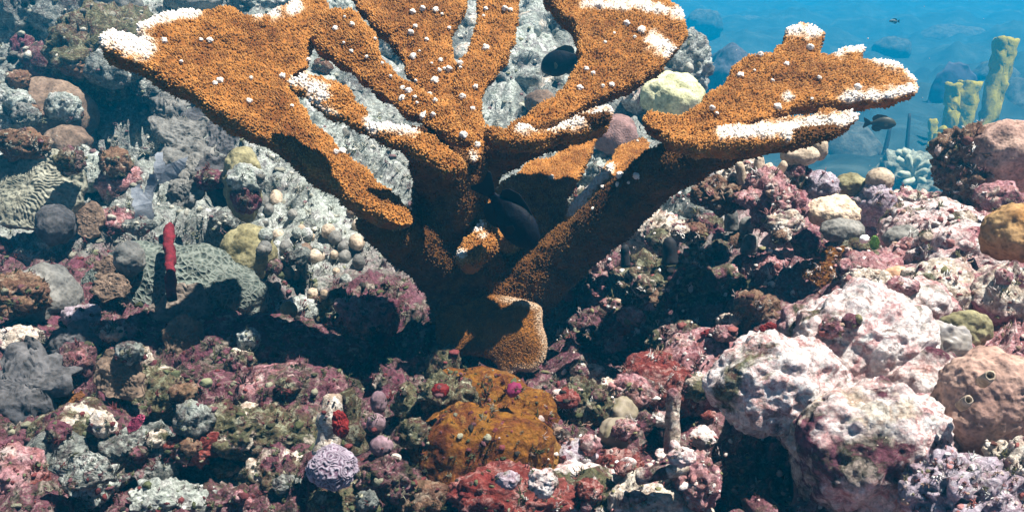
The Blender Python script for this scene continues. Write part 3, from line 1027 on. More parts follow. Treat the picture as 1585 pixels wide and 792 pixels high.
big_boulder()
blob('reef_rock', 'dark overhung rock in the black trench under the great pale boulder', 'rock', 1190, 745, 150, 130, M_maroon, 'crag', d=1.10)
blob('cup_coral', 'ring shaped pale cup coral on the lower front of the great pale boulder', 'coral', 1368, 708, 84, 80, coral_mat('cup', (.40, .34, .20), (.70, .64, .50), 200, .6), 'crag', d=.90, deep=.4)
blob('sponge_patch', 'honeycombed red and cream patch on top of the great pale boulder', 'sponge', 1372, 510, 78, 70, coral_mat('combpatch', (.46, .30, .22), (.70, .58, .46), 95, .3, 5, 1.0), 'crag', d=1.02, deep=.35)
blob('jelly_patch', 'smooth grey translucent looking jelly patch right of the great boulder top', 'tunicate', 1448, 542, 112, 96, S_jelly, 'massive', d=1.035, deep=.35)
blob('brain_coral', 'small mustard brain coral above the brown star coral in the right foreground', 'coral', 1492, 512, 84, 60, C_must, 'lobes', d=1.055, deep=.35)
def worm_star():
    c = P(1530, 690, .92)
    t = empty('star_coral', c, 'big pinkish brown star coral with raised worm tubes at the right edge of the foreground', 'coral')
    part_blob('colony', t, 1535, 622, 190, 165, C_pinkb, 'mound', d=.93, deep=.75, lvl=6)
    for (x, y, r) in [(1497, 620, 7), (1530, 583, 8)]:
        p0 = P(x, y, .86); ax = np.array([-.15, -.75, .6]); ax /= np.linalg.norm(ax); r = r * .86 * S0
        pts = [p0 - ax * .02, p0, p0 + ax * .006, p0 + ax * .007, p0 + ax * .003, p0 - ax * .006]
        V, F = loft(pts, [r * 1.3, r * 1.15, r, r * .75, r * .6, r * .5], n=14)
        link('worm_tube', mesh_np('worm_tube', V - c + .0012 * fbm(V * 160, 2, 3)[:, None], F, C_tan), (0, 0, 0), t)


worm_star()
for (x, y, a, b, d, m_, lab) in [
        (1490, 765, 170, 120, .86, M_lav, 'white lilac crusted rock in the bottom right corner beside the star coral'),
        (1575, 745, 90, 120, .87, M_bone, 'creamy rock in the extreme bottom right corner'),
        (1432, 640, 60, 70, .98, M_pink, 'red crusted rock in the cleft between great boulder and star coral'),
        (1440, 720, 60, 90, .92, M_red, 'narrow red streaked rock in the cleft below the star coral')]:
    blob('reef_rock', lab, 'rock', x, y, a, b, m_, 'crag', d=d)

# --- right of the trunk, in the shade
for (x, y, a, b, m_, st, lab) in [
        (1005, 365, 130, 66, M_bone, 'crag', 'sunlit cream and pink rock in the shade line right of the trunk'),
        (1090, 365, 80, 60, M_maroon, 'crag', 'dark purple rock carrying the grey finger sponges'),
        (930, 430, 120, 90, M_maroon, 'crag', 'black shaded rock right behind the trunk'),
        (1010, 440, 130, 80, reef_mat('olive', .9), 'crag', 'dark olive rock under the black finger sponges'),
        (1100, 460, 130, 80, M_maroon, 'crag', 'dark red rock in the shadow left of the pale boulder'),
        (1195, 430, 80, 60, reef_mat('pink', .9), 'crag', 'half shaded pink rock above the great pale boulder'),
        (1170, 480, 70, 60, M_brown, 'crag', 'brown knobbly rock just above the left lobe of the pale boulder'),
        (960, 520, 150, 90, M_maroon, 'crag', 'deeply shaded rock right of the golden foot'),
        (1045, 530, 90, 60, M_olive, 'crag', 'greenish shaded rock left of the pink slope'),
        (1090, 580, 150, 140, reef_mat('pink', .9), 'massive', 'bright pink crusted slope rock left of the great pale boulder'),
        (1020, 600, 130, 100, reef_mat('red', .8), 'massive', 'brick red crusted rock left of the pink slope'),
        (905, 622, 80, 66, M_olive, 'crag', 'green turf covered rock right of the rusty mound'),
        (980, 605, 70, 50, M_pink, 'crag', 'pale tipped pink rock above the grey green lobe'),
        (905, 770, 150, 100, M_pale, 'massive', 'white knobbly rock at the bottom edge right of the red sponge'),
        (1020, 778, 160, 90, M_bone, 'massive', 'cream crusted rock at the bottom edge under the white dead rod'),
        (1075, 745, 70, 90, M_pink, 'rock', 'pink grey rock on the left lip of the black trench'),
        (960, 720, 70, 50, M_red, 'rock', 'red crusted knob left of the white dead rod'),
        (890, 705, 60, 46, M_lav, 'rock', 'lavender grey knob right of the rusty mound')]:
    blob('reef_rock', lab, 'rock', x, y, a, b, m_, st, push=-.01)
for (x, y, a, b, lab) in [(955, 672, 56, 48, 'lower smooth grey green lobe in the centre right rubble'), (962, 640, 44, 56, 'upper smooth grey lobe leaning over the lower one')]:
    blob('smooth_lobe', lab, 'sponge', x, y, a, b, flat_mat('smooth_lobe', (.20, .17, .10), (.34, .28, .22), 30, .6, .2), 'mound', push=-.03)
for (x, y, a, b, lab) in [(880, 456, 16, 22, 'dark red sponge scrap in the deepest shade right of the trunk'), (963, 507, 30, 26, 'red sponge fan glowing in the shade'), (984, 533, 24, 14, 'small red sponge below the red fan'), (1106, 517, 34, 18, 'bright red sponge streak above the pink slope'), (1190, 508, 20, 20, 'red sponge tuft above the left lobe of the pale boulder')]:
    blob('red_sponge', lab, 'sponge', x, y, a * 1.2, b * .9, S_red, 'crag', push=.002, deep=.6, lvl=5)
UPD()


def finger(name, label, cat, p0, p1, r0, r1, mat, d=None, group=None, lift=.03, rough=.12):
    """one upright or lying finger, from photo pixel p0 to p1, radii in pixels"""
    if d is None:
        d, _ = hit(*p0); d -= lift
    a, b = P(p0[0], p0[1], d), P(p1[0], p1[1], d - .01)
    V, F = finger_verts(a, b, r0 * d * S0, r1 * d * S0, SEED[0], 12, 8, rough); SEED[0] += 1
    o = link(name, mesh_np(name, V - a, F, mat), a)
    return tag(o, label, cat, group) if label else o


for (a, b, r0, r1, m_, lab) in [
        ((968, 412), (967, 378), 8, 6, S_dark, 'left thin black finger sponge before the sunlit cream rock'),
        ((1037, 408), (1036, 366), 13, 10, S_dark, 'thick black finger sponge before the sunlit cream rock'),
        ((1132, 356), (1131, 322), 11, 10, C_grey, 'upright grey finger sponge on the dark purple rock'),
        ((1152, 362), (1160, 336), 12, 12, C_grey, 'grey finger sponge bent to the right on the dark purple rock'),
        ((1158, 392), (1164, 362), 13, 12, C_grey, 'short fat grey finger sponge below the bent one'),
        ((1068, 402), (1098, 414), 7, 6, C_tan, 'pale tan finger lying beside the thick black sponge'),
        ((1062, 398), (1066, 386), 6, 5, C_tan, 'stubby tan finger behind the lying pale one'),
        ((1040, 700), (1043, 600), 12, 11, M_bone, 'upright pale dead coral rod left of the black trench'),
        ((986, 738), (1066, 722), 13, 11, M_bone, 'white dead coral rod lying across the rubble near the bottom'),
        ((1046, 712), (1042, 682), 11, 9, M_pale, 'short white stub standing on the lying dead rod'),
        ((962, 728), (980, 708), 13, 10, M_pale, 'white lump of broken coral left of the lying rod')]:
    finger('finger_sponge' if m_ in (S_dark, C_grey, C_tan) else 'dead_coral_rod', lab, 'sponge' if m_ in (S_dark, C_grey, C_tan) else 'coral', a, b, r0, r1, m_, rough=.2 if m_ in (M_bone, M_pale) else .1)
for (a, b, r0, r1) in [((1150, 285), (1143, 250), 8, 7), ((1172, 292), (1176, 240), 9, 8), ((1190, 280), (1190, 252), 8, 8), ((1205, 268), (1216, 250), 7, 7)]:
    finger('pale_finger_coral', 'stubby pale finger coral under the rim of the great right plate', 'coral', a, b, r0, r1, C_tan, d=1.56, group='pale finger corals under the great right plate')

# --- centre foreground
def rusty():
    c = P(745, 760, .98)
    t = empty('rusty_mound', c, 'rusty orange brown algae covered mound before the foot of the elkhorn', 'rock')
    part_blob('mound', t, 742, 722, 250, 215, reef_mat('rust', .6), 'mound', d=1.01, deep=.8, lvl=6)
    part_blob('mound', t, 742, 620, 160, 110, reef_mat('rust', .6), 'mound', d=1.10, deep=.8)
    part_blob('mound', t, 800, 655, 135, 120, reef_mat('rust', .6), 'mound', d=1.05, deep=.8)


rusty()
UPD()
for (x, y, a, b, m_, st, ps, lab) in [
        (686, 562, 52, 54, reef_mat('olive', 1.2), 'rock', -.05, 'round green white encrusted knob at the top of the rusty mound'),
        (690, 610, 90, 60, reef_mat('olive', 1.3), 'rock', -.04, 'green white banded crust on the left shoulder of the rusty mound'),
        (682, 604, 24, 22, S_red, 'crag', -.045, 'red round sponge spot on the banded crust'),
        (634, 628, 40, 70, reef_mat('olive', 1.3), 'crag', -.03, 'pale green tube like crust left of the rusty mound'),
        (640, 672, 50, 44, M_olive, 'crag', -.02, 'mossy knob at the lower left of the pale green crust'),
        (790, 768, 190, 72, reef_mat('red', .7), 'sponge', -.03, 'bright red sponge crust along the bottom edge of the rusty mound'),
        (840, 745, 40, 36, M_pale, 'crag', -.05, 'white pink rubble lump on the right of the red sponge crust'),
        (786, 742, 36, 24, M_lav, 'rock', -.04, 'lilac rubble lump on top of the red sponge crust'),
        (796, 602, 24, 18, flat_mat('magenta', (.16, .012, .05), (.24, .03, .09), 90), 'sponge', -.05, 'magenta sponge dot below the golden foot'),
        (586, 622, 24, 34, C_purple, 'knob', -.04, 'upper grey lilac knob in the shade left of the pale green crust'),
        (582, 655, 28, 30, C_purple, 'knob', -.04, 'middle grey lilac knob in the shade'),
        (590, 690, 34, 30, C_purple, 'knob', -.04, 'lower grey lilac knob above the red tufts')]:
    blob('encrusted_stone', lab, 'sponge' if st == 'sponge' else 'coral' if st == 'knob' else 'rock', x, y, a, b, m_, st, push=ps)
finger('pale_tube', 'pale hollow looking tube stub left of the rusty mound', 'coral', (608, 745), (614, 702), 12, 9, reef_mat('bone', 1.3))
def brain():
    c, d = place(515, 752)
    t = empty('lavender_brain_coral', c, 'round lavender white brain coral with purple grooves in the lower left rubble', 'coral')
    SEED[0] += 1
    V, F = blob_verts(6, (33 * d * S0, 30 * d * S0, 27 * d * S0), SEED[0], 'mound')
    s = V / (36 * d * S0)
    f = np.abs(np.sin(7.5 * fbm(s * 1.1 + 3, 3, 4) * 2 + 2 * s[:, 0]))
    V = V * (1 + .09 * f[:, None])
    C = np.array([.36, .31, .36]) * f[:, None] ** 1.1 + np.array([.07, .025, .055]) * (1 - f[:, None] ** 1.1)
    link('colony', mesh_np('colony', V + P(515, 722, d - .095) - c, F, attr_mat('brain_skin', .5), C), (0, 0, 0), t)


brain()
finger('encrusted_post', 'upright pale crusted post behind the lavender brain coral', 'rock', (506, 700), (516, 606), 22, 14, reef_mat('bone', 1.25), rough=.35, lift=-.07)
finger('encrusted_post', 'green and red crusted stump right of the pale crusted post', 'rock', (545, 700), (536, 600), 24, 16, reef_mat('olive', 1.1), rough=.35, lift=-.07)
blob('red_sponge', 'dark red sponge patch between pale post and green stump', 'sponge', 526, 655, 20, 44, S_red, 'crag', push=-.025, lvl=5)

# --- left foreground ledges
UPD()
for (x, y, a, b, m_, st, lab) in [
        (420, 550, 290, 110, reef_mat('maroon', .9), 'massive', 'broad maroon crusted ledge left of the black hollow'),
        (350, 612, 280, 90, reef_mat('maroon', .8), 'massive', 'second maroon ledge with pink edge below the broad one'),
        (460, 615, 190, 100, M_maroon, 'massive', 'dark maroon rock left of the crusted posts'),
        (420, 668, 210, 80, M_olive, 'massive', 'olive tufted ledge under the dark maroon rock'),
        (345, 665, 110, 60, M_olive, 'crag', 'mossy dark ledge right of the green knob coral'),
        (300, 650, 60, 50, patch_mat(('grey', 'palegrey', 'olive'), 1.2, 14), 'crag', 'pale green knob coral on the rust red ledge'),
        (300, 690, 80, 50, reef_mat('red', .9), 'rock', 'rust red crusted rock below the pale green knob coral'),
        (385, 525, 34, 34, M_pg, 'crag', 'small pale green tuft on the broad maroon ledge'),
        (370, 562, 44, 40, M_olive, 'crag', 'olive tuft in the middle of the maroon ledges'),
        (515, 500, 110, 90, reef_mat('olive', .9), 'crag', 'dark green hollowed rock left of the trunk'),
        (560, 490, 90, 60, M_pink, 'crag', 'purple pink rock with a black hole left of the trunk'),
        (235, 610, 130, 90, M_olive, 'massive', 'green speckled rock right of the brown folded plate'),
        (120, 560, 60, 60, M_maroon, 'crag', 'red black rock right of the blue grey plates'),
        (130, 668, 160, 90, M_olive, 'massive', 'grey green rubble rock in the left foreground'),
        (90, 700, 90, 60, M_grey, 'lobes', 'blurred pale grey lump at the lower left'),
        (30, 740, 90, 90, patch_mat(('pink', 'bone', 'red'), .7), 'rock', 'red and white blurred rock in the bottom left corner'),
        (140, 745, 80, 70, M_pg, 'rock', 'pale green grey rock near the bottom left corner'),
        (158, 655, 40, 44, M_bone, 'rock', 'whitish knob in the middle of the left foreground'),
        (262, 775, 130, 60, reef_mat('palegrey', 1.2), 'rock', 'pale crusted boulder at the bottom edge left of centre'),
        (430, 740, 110, 80, M_olive, 'crag', 'dark mossy rock left of the lavender brain coral'),
        (540, 775, 110, 50, reef_mat('olive', 1.2), 'crag', 'white tipped mossy rock under the lavender brain coral'),
        (600, 740, 80, 60, M_maroon, 'crag', 'maroon tufted rock right of the lavender brain coral'),
        (350, 775, 90, 50, M_maroon, 'rock', 'dark pink rock at the bottom edge left of centre'),
        (650, 770, 70, 50, M_brown, 'crag', 'brown rock at the bottom edge under the rusty mound'),
        (460, 480, 60, 44, M_pg, 'rock', 'pale rubble rock above the dark green hollowed rock'),
        (200, 560, 70, 50, M_olive, 'crag', 'green black rock below the rosy ridge')]:
    blob('reef_rock' if st != 'lobes' else 'knob_coral', lab, 'rock' if 'knob coral' not in lab and st != 'lobes' else 'coral', x, y, a, b, m_, st, push=-.015, deep=.9)
UPD()
plate('brown_plate_coral', 'brown folded plate standing in the middle of the left foreground', 'coral', 186, 582, 74, 72, C_brown, tilt=66, rings=4, amp=.2, ruffle=.14, push=-.05)
plate('ledge_coral', 'pale green grey frilled ledge in the lower left foreground', 'coral', 222, 700, 130, 92, patch_mat(('grey', 'palegrey', 'maroon'), 1.2, 14), tilt=40, rings=5, amp=.30, ruffle=.14, thick=.018, push=-.06)
plate('ledge_coral', 'smaller pale ledge left of the frilled one', 'coral', 130, 722, 84, 44, patch_mat(('grey', 'palegrey', 'maroon'), 1.2, 14), tilt=38, rings=4, amp=.25, ruffle=.12, thick=.015, push=-.04)
plate('ledge_coral', 'grey ledge with dark underside right of the frilled one', 'coral', 348, 735, 120, 50, patch_mat(('grey', 'palegrey', 'maroon'), 1.2, 14), tilt=40, rings=4, amp=.25, ruffle=.14, thick=.016, push=-.05)
plate('orange_sponge', 'orange brown sponge shelf in the left foreground', 'sponge', 94, 616, 62, 28, flat_mat('orange_sponge', (.10, .035, .010), (.20, .085, .02), 60), tilt=35, rings=3, amp=.3, ruffle=.16, thick=.010, push=-.05)
plate('pink_leaf', 'bright pink leaf shaped sponge among the left foreground rubble', 'sponge', 210, 655, 16, 30, flat_mat('pink_leaf', (.30, .03, .08), (.42, .09, .16), 60), tilt=75, lean=.5, rings=0, amp=.1, thick=.004, push=-.04)
blob('green_scrap', 'small yellow green shell scrap under the maroon ledge', 'shell', 320, 592, 20, 14, flat_mat('green_scrap', (.13, .14, .07), (.26, .27, .16), 120), 'rock', push=-.03)
# small rounded knobs on the grey rubble
for (x, y, r, lab) in [(447, 480, 26, 'greenish round coral knob on a stalk left of the hollowed rock'), (485, 455, 19, 'pale yellow round knob above the hollowed rock'), (502, 455, 14, 'small bluish round knob beside the pale yellow one'), (555, 350, 22, 'tan round knob just left of the elkhorn stalk'), (552, 375, 24, 'lower tan round knob just left of the elkhorn stalk'), (508, 358, 22, 'brownish round knob left of the tan pair'), (428, 443, 14, 'rusty little knob left of the greenish round one'), (472, 390, 26, 'dark brown round knob in the shaded pit'), (545, 330, 18, 'small orange brown knob under the elkhorn limb')]:
    blob('knob_coral', lab, 'coral', x, y, r, r * 1.05, C_tan if 'tan' in lab or 'yellow' in lab else C_brown if 'brown' in lab or 'rusty' in lab else C_must, 'knob', push=-.015)
r_ = np.random.default_rng(3)
for k in range(46):
    x = r_.uniform(395, 560); y = r_.uniform(275, 440)
    if y > 290 + (560 - x) * .0 and y > (x - 395) * .55 + 265:
        continue_ok = True
    if y < (x - 330) * .72 + 215:
        continue
    rr = r_.uniform(10, 22)
    blob('knob_coral', 'small grey coral knob on the pale rubble slope left of the trunk', 'coral', x, y, rr, rr * 1.15, [C_grey, M_pg, C_tan][k % 3], 'knob', group='small grey knobs on the rubble slope left of the trunk', push=-.008)['look'] = ['grey round knob coral', 'pale speckled knob coral', 'tan round knob coral'][k % 3]
for (n_, xa, xb, ya, yb, lo, hi, mats, lab, grp) in [
        (22, 60, 640, 505, 785, 20, 44, [M_maroon, M_olive, reef_mat('maroon', 1.2), M_brown, M_grey], 'encrusted stone in the maroon rubble of the left foreground', 'stones in the maroon rubble of the left foreground'),
        (20, 860, 1110, 570, 785, 18, 40, [M_pink, M_bone, M_olive, M_red, M_pale], 'pink and cream crusted stone in the rubble right of the rusty mound', 'stones in the rubble right of the rusty mound'),
        (26, 890, 1330, 300, 520, 22, 50, [M_pink, M_maroon, M_brown, M_olive], 'dark red crusted stone on the shaded ridge right of the trunk', 'stones on the shaded ridge right of the trunk'),
        (12, 1290, 1580, 330, 470, 18, 36, [M_pale, M_bone, M_pink, M_olive], 'pale stone on the sunlit slope at the right', 'stones on the sunlit slope at the right'),
        (44, 0, 540, 60, 470, 22, 54, [M_grey, M_pg, M_brown, reef_mat('maroon', .9)], 'grey crusted stone on the slope behind at the left', 'stones on the slope behind at the left')]:
    for k in range(n_):
        rr = r_.uniform(lo, hi)
        sx_, sy_ = r_.uniform(xa, xb), r_.uniform(ya, yb)
        if (sx_ < 165 and 225 < sy_ < 365) or (125 < sx_ < 405 and 365 < sy_ < 530) or (470 < sx_ < 560 and 600 < sy_ < 760) or (1235 < sx_ < 1350 and 290 < sy_ < 385) or (sx_ > 1500 and sy_ < 420):
            continue
        blob('reef_stone', lab, 'rock', sx_, sy_, rr * r_.uniform(.8, 1.4), rr * r_.uniform(.7, 1.0), mats[k % len(mats)], ['crag', 'rock'][k % 2], group=grp, push=-.008)['look'] = LOOK[mats[k % len(mats)].name.split('.')[0]] + [' pitted stone', ' lumpy stone'][k % 2]

# --- out in the blue: yellow tube sponges, sea fan, branching coral, far heads
D5 = 9.6
def tubes():
    c = P(1490, 300, D5)
    t = empty('tube_sponge', c, 'cluster of tall yellow tube sponges in the blue water at the right', 'sponge')
    for (pts, rad) in [([(1470, 310), (1506, 240), (1531, 175), (1548, 112), (1556, 66)], (13, 15, 17, 18, 19)),
                       ([(1470, 300), (1480, 240), (1492, 190), (1500, 132)], (12, 14, 16, 17)),
                       ([(1462, 290), (1470, 230), (1474, 180), (1477, 135)], (10, 12, 14, 13)),
                       ([(1448, 260), (1446, 230), (1444, 190)], (8, 8, 6))]:
        q = np.array(pts, float); n = len(q)
        u = np.linspace(0, n - 1, 28)
        rad = np.array(rad) * np.linspace(.62, 1.0, n)
        x = np.interp(u, range(n), q[:, 0]); y = np.interp(u, range(n), q[:, 1]); r = np.interp(u, range(n), rad)
        W = P(x, y, np.full(28, D5) + .1 * len(pts) - .4)
        dd = D5 + .1 * len(pts) - .4
        R = r * dd * S0
        tp = W[-1]; dn = (W[-1] - W[-3]); dn /= np.linalg.norm(dn)
        W2 = np.concatenate([W, [tp + dn * .03, tp + dn * .033, tp, tp - dn * .09, tp - dn * .25]])
        R2 = np.concatenate([R, [R[-1] * .96, R[-1] * .80, R[-1] * .72, R[-1] * .66, R[-1] * .6]])
        V, F = loft(W2, R2, n=22)
        cx = V.copy()
        hh = np.concatenate([np.repeat(np.linspace(0, 1, 33), 22), [0, 1]])
        V = V + .045 * np.stack([billow(V * 9 + k * 5, 4, 7 + k) for k in range(3)], 1) * (1.25 - .9 * hh)[:, None]
        V = V + .004 * np.sin(hh * 60)[:, None] * np.array([1, 0, 0]) * np.sign(cx[:, :1] - W2.mean(0)[0])
        link('tube', mesh_np('tube', V - c, F, S_yel), (0, 0, 0), t)
    for (x0, y0, x1, y1) in [(1452, 245, 1436, 222), (1456, 240, 1450, 205), (1446, 250, 1432, 236), (1462, 240, 1464, 205), (1468, 236, 1458, 196), (1454, 252, 1438, 240)]:
        V, F = finger_verts(P(x0, y0, D5 - .45), P(x1, y1, D5 - .52), .072, .046, 5, 8, 5, .3)
        link('side_tube', mesh_np('side_tube', V - c, F, S_yel), (0, 0, 0), t)


tubes()
blob('reef_boulder', 'blue shaded rock carrying the yellow tube sponges', 'rock', 1480, 400, 210, 320, M_grey, 'rock', d=D5 + .35)
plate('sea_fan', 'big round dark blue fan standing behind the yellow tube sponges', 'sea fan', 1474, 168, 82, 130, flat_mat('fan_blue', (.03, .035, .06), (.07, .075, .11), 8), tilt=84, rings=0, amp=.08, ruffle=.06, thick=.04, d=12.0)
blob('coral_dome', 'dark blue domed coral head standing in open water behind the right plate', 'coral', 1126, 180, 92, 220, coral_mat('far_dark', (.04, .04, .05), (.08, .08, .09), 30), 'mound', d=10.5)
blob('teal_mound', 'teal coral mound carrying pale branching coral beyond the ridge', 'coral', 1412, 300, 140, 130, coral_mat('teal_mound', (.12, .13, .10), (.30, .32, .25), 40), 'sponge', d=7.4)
def staghorn():
    c = P(1412, 285, 7.1)
    t = empty('branching_coral', c, 'pale branching coral like small hands on the teal mound', 'coral')
    for (x0, y0, x1, y1) in [(1412, 275, 1404, 240), (1408, 258, 1388, 246), (1410, 262, 1424, 244), (1406, 250, 1398, 232), (1412, 272, 1392, 268), (1414, 274, 1436, 262), (1420, 268, 1440, 250), (1414, 278, 1400, 284), (1418, 276, 1432, 280), (1400, 244, 1390, 234)]:
        V, F = finger_verts(P(x0, y0, 7.1), P(x1, y1, 7.0), .038, .024, 3, 8, 5, .2)
        link('branch', mesh_np('branch', V - c, F, flat_mat('staghorn_pale', (.34, .36, .24), (.56, .56, .42), 30)), (0, 0, 0), t)


staghorn()
for (pts, r, lab) in [([(1352, 300), (1362, 262), (1372, 225), (1378, 196)], 5, 'thin dark sea rod leaning right behind the small dark fish'), ([(1402, 300), (1404, 225), (1408, 176)], 4, 'thin upright dark sea rod left of the blue fan'), ([(1356, 300), (1358, 262), (1362, 236)], 3, 'short dark sea rod beside the leaning one')]:
    q = np.array(pts, float); n = len(q); u = np.linspace(0, n - 1, 12)
    W = P(np.interp(u, range(n), q[:, 0]), np.interp(u, range(n), q[:, 1]), np.full(12, 8.2))
    V, F = loft(W, r * 8.2 * S0 * np.linspace(1.1, .6, 12), n=8)
    tag(link('sea_rod', mesh_np('sea_rod', V - W[0], F, S_dark), W[0]), lab, 'coral')
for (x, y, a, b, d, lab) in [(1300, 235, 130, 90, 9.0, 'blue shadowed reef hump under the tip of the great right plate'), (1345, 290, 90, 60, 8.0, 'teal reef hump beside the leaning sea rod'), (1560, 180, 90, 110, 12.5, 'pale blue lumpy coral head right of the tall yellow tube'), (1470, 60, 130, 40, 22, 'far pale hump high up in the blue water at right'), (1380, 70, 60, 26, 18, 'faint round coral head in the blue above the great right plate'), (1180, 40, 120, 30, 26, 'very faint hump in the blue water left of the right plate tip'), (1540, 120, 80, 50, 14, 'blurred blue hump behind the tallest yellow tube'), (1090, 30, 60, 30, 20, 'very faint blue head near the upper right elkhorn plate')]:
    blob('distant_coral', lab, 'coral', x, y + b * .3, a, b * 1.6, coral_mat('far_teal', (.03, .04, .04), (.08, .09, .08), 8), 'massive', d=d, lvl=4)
UPD()
# ------------------------------------------------------------------ the elkhorn coral
from mathutils.bvhtree import BVHTree
BROWN = np.array([.33, .128, .025]); BROWN2 = np.array([.15, .047, .008]); TAN = np.array([.60, .34, .11]); WHITE = np.array([.86, .80, .72])
elk_mat = attr_mat('elkhorn_skin', 0.8, 0.8)
pol_mat = attr_mat('elkhorn_polyp', 0.2, 0.7, False)
EC = P(755, 560, 1.30)
elk = empty('elkhorn_coral', EC, 'huge orange brown elkhorn coral with broad flat antler branches and white tips', 'coral')


def remesh(V, F, voxel, smooth_it=8):
    me = mesh_np('tmp', V, F)
    o = bpy.data.objects.new('tmp', me); COL.objects.link(o)
    r = o.modifiers.new('r', 'REMESH'); r.mode = 'VOXEL'; r.voxel_size = voxel
    sm = o.modifiers.new('s', 'SMOOTH'); sm.factor = .5; sm.iterations = smooth_it
    dg = bpy.context.evaluated_depsgraph_get()
    ev = o.evaluated_get(dg); em = ev.to_mesh()
    n = len(em.vertices); V2 = np.empty(n * 3, np.float32); em.vertices.foreach_get('co', V2)
    N2 = np.empty(n * 3, np.float32); em.vertices.foreach_get('normal', N2)
    em.calc_loop_triangles()
    T = np.empty(len(em.loop_triangles) * 3, np.int32); em.loop_triangles.foreach_get('vertices', T)
    ev.to_mesh_clear()
    bpy.data.objects.remove(o); bpy.data.meshes.remove(me)
    return V2.reshape(-1, 3).astype(float), N2.reshape(-1, 3).astype(float), T.reshape(-1, 3)


def vnormals(V, T):
    n = np.cross(V[T[:, 1]] - V[T[:, 0]], V[T[:, 2]] - V[T[:, 0]])
    N = np.zeros_like(V)
    for k in range(3):
        for q in range(3):
            N[:, q] += np.bincount(T[:, k], n[:, q], len(V))
    return N / (np.linalg.norm(N, axis=1)[:, None] + 1e-12)


ROOT = P(760, 430, 1.30)
PHEX = None


def to_white(c, wh):
    """brown, then tan, then cream white towards a growing rim"""
    a = np.clip(wh * 3, 0, 1)[:, None]; b = np.clip(wh * 1.6 - .3, 0, 1)[:, None]
    c = c * (1 - a) + np.array([.56, .32, .15]) * a
    return c * (1 - b) + WHITE * b


def polyps_for(V, T, N, wv, count, seed, size=1.0, rim=None):
    """little tubular cups all over a branch, leaning towards its tip; white on the growing rim"""
    r = np.random.default_rng(seed)
    A = np.linalg.norm(np.cross(V[T[:, 1]] - V[T[:, 0]], V[T[:, 2]] - V[T[:, 0]]), axis=1) / 2
    cen = V[T].mean(1)
    fn = N[T].mean(1)
    vis = ((cen / np.linalg.norm(cen, axis=1)[:, None]) * fn).sum(1)
    wgt = A * np.where(vis > .45, .0, 1.0) * np.where(fn[:, 2] < -.35, .35, 1.0)
    idx = r.choice(len(T), count, p=wgt / wgt.sum())
    u = r.random((count, 2)); u = np.where(u.sum(1)[:, None] > 1, 1 - u, u)
    b0 = 1 - u.sum(1)
    tri = T[idx]
    pos = V[tri[:, 0]] * b0[:, None] + V[tri[:, 1]] * u[:, :1] + V[tri[:, 2]] * u[:, 1:]
    nrm = N[tri].mean(1)
    wh = wv[tri].mean(1)
    out = pos - ROOT; out /= np.linalg.norm(out, axis=1)[:, None]
    ax = nrm + .75 * out + r.normal(0, .25, (count, 3))
    ax /= np.linalg.norm(ax, axis=1)[:, None]
    L = (.0014 + .0026 * r.random(count) ** 2) * (1 + .2 * wh)
    rad = (.00068 + .00045 * r.random(count)) * (1 + .45 * wh)
    L = L * size; rad = rad * size
    a = np.cross(ax, [.3, .2, .9]); a /= np.linalg.norm(a, axis=1)[:, None]
    b = np.cross(ax, a)
    K = 4
    th = np.linspace(0, 2 * math.pi, K, endpoint=False)
    rings = []
    for hgt, sc in ((-.25, 1.25), (.72, .95)):
        rings.append(pos[:, None] + ax[:, None] * (L * hgt)[:, None, None] +
                     (a[:, None] * np.cos(th)[None, :, None] + b[:, None] * np.sin(th)[None, :, None]) * (rad * sc)[:, None, None])
    tip = (pos + ax * L[:, None])[:, None]
    PV = np.concatenate(rings + [tip], 1)
    nv = 2 * K + 1
    i = np.arange(K); j = (i + 1) % K
    q = np.stack([i, j, K + j, K + i], 1)
    t = np.stack([K + i, K + j, np.full(K, 2 * K)], 1)
    o = (np.arange(count) * nv)[:, None, None]
    Q = (q[None] + o).reshape(-1, 4); TT = (t[None] + o).reshape(-1, 3)
    g = r.random(count)[:, None]
    pt = np.clip(.5 + .6 * fbm(pos * 16, 2, seed + 60) + .8 * fbm(pos * 60, 2, seed + 64), 0, 1)[:, None]
    if rim is not None:                                     # paler, newer growth along the margins
        rm = rim[tri].mean(1)[:, None]
        pt = np.clip(pt + .6 * rm, 0, 1.2); g = np.clip(g + .5 * rm, 0, 1.1)
    base = to_white((BROWN * pt + BROWN2 * (1 - pt)) * (.75 + .5 * g), wh)
    tipc = to_white((BROWN * pt + BROWN2 * (1 - pt)) * .5 + TAN * (.10 + .42 * g ** 2 + .14 * pt), wh)
    C = np.empty((count, nv, 3)); C[:, :K] = base[:, None]; C[:, K:] = (base * .45 + tipc * .55)[:, None]; C[:, 2 * K] = tipc
    return PV.reshape(-1, 3), [Q, TT], C.reshape(-1, 3)


def white_field(V, N, zones):
    px, py, d = proj(V)
    wv = np.zeros(len(V))
    nz = perlin(V * 150, 5) * .55 + perlin(V * 55, 6) * .55
    for (x, y, r) in zones:
        dd = np.hypot(px - x, py - y) / (r * 1.02)
        wv = np.maximum(wv, np.clip(1.30 - 1.10 * dd + nz * 1.1, 0, 1))
    return wv * sstep(-.35, .05, N[:, 2])


def zones_line(pts, r, step=12):
    out = []
    for (x0, y0), (x1, y1) in zip(pts[:-1], pts[1:]):
        n = max(1, int(math.hypot(x1 - x0, y1 - y0) / step))
        for k in range(n + 1):
            out.append((x0 + (x1 - x0) * k / n, y0 + (y1 - y0) * k / n, r))
    return out


BRANCH_BVH = []


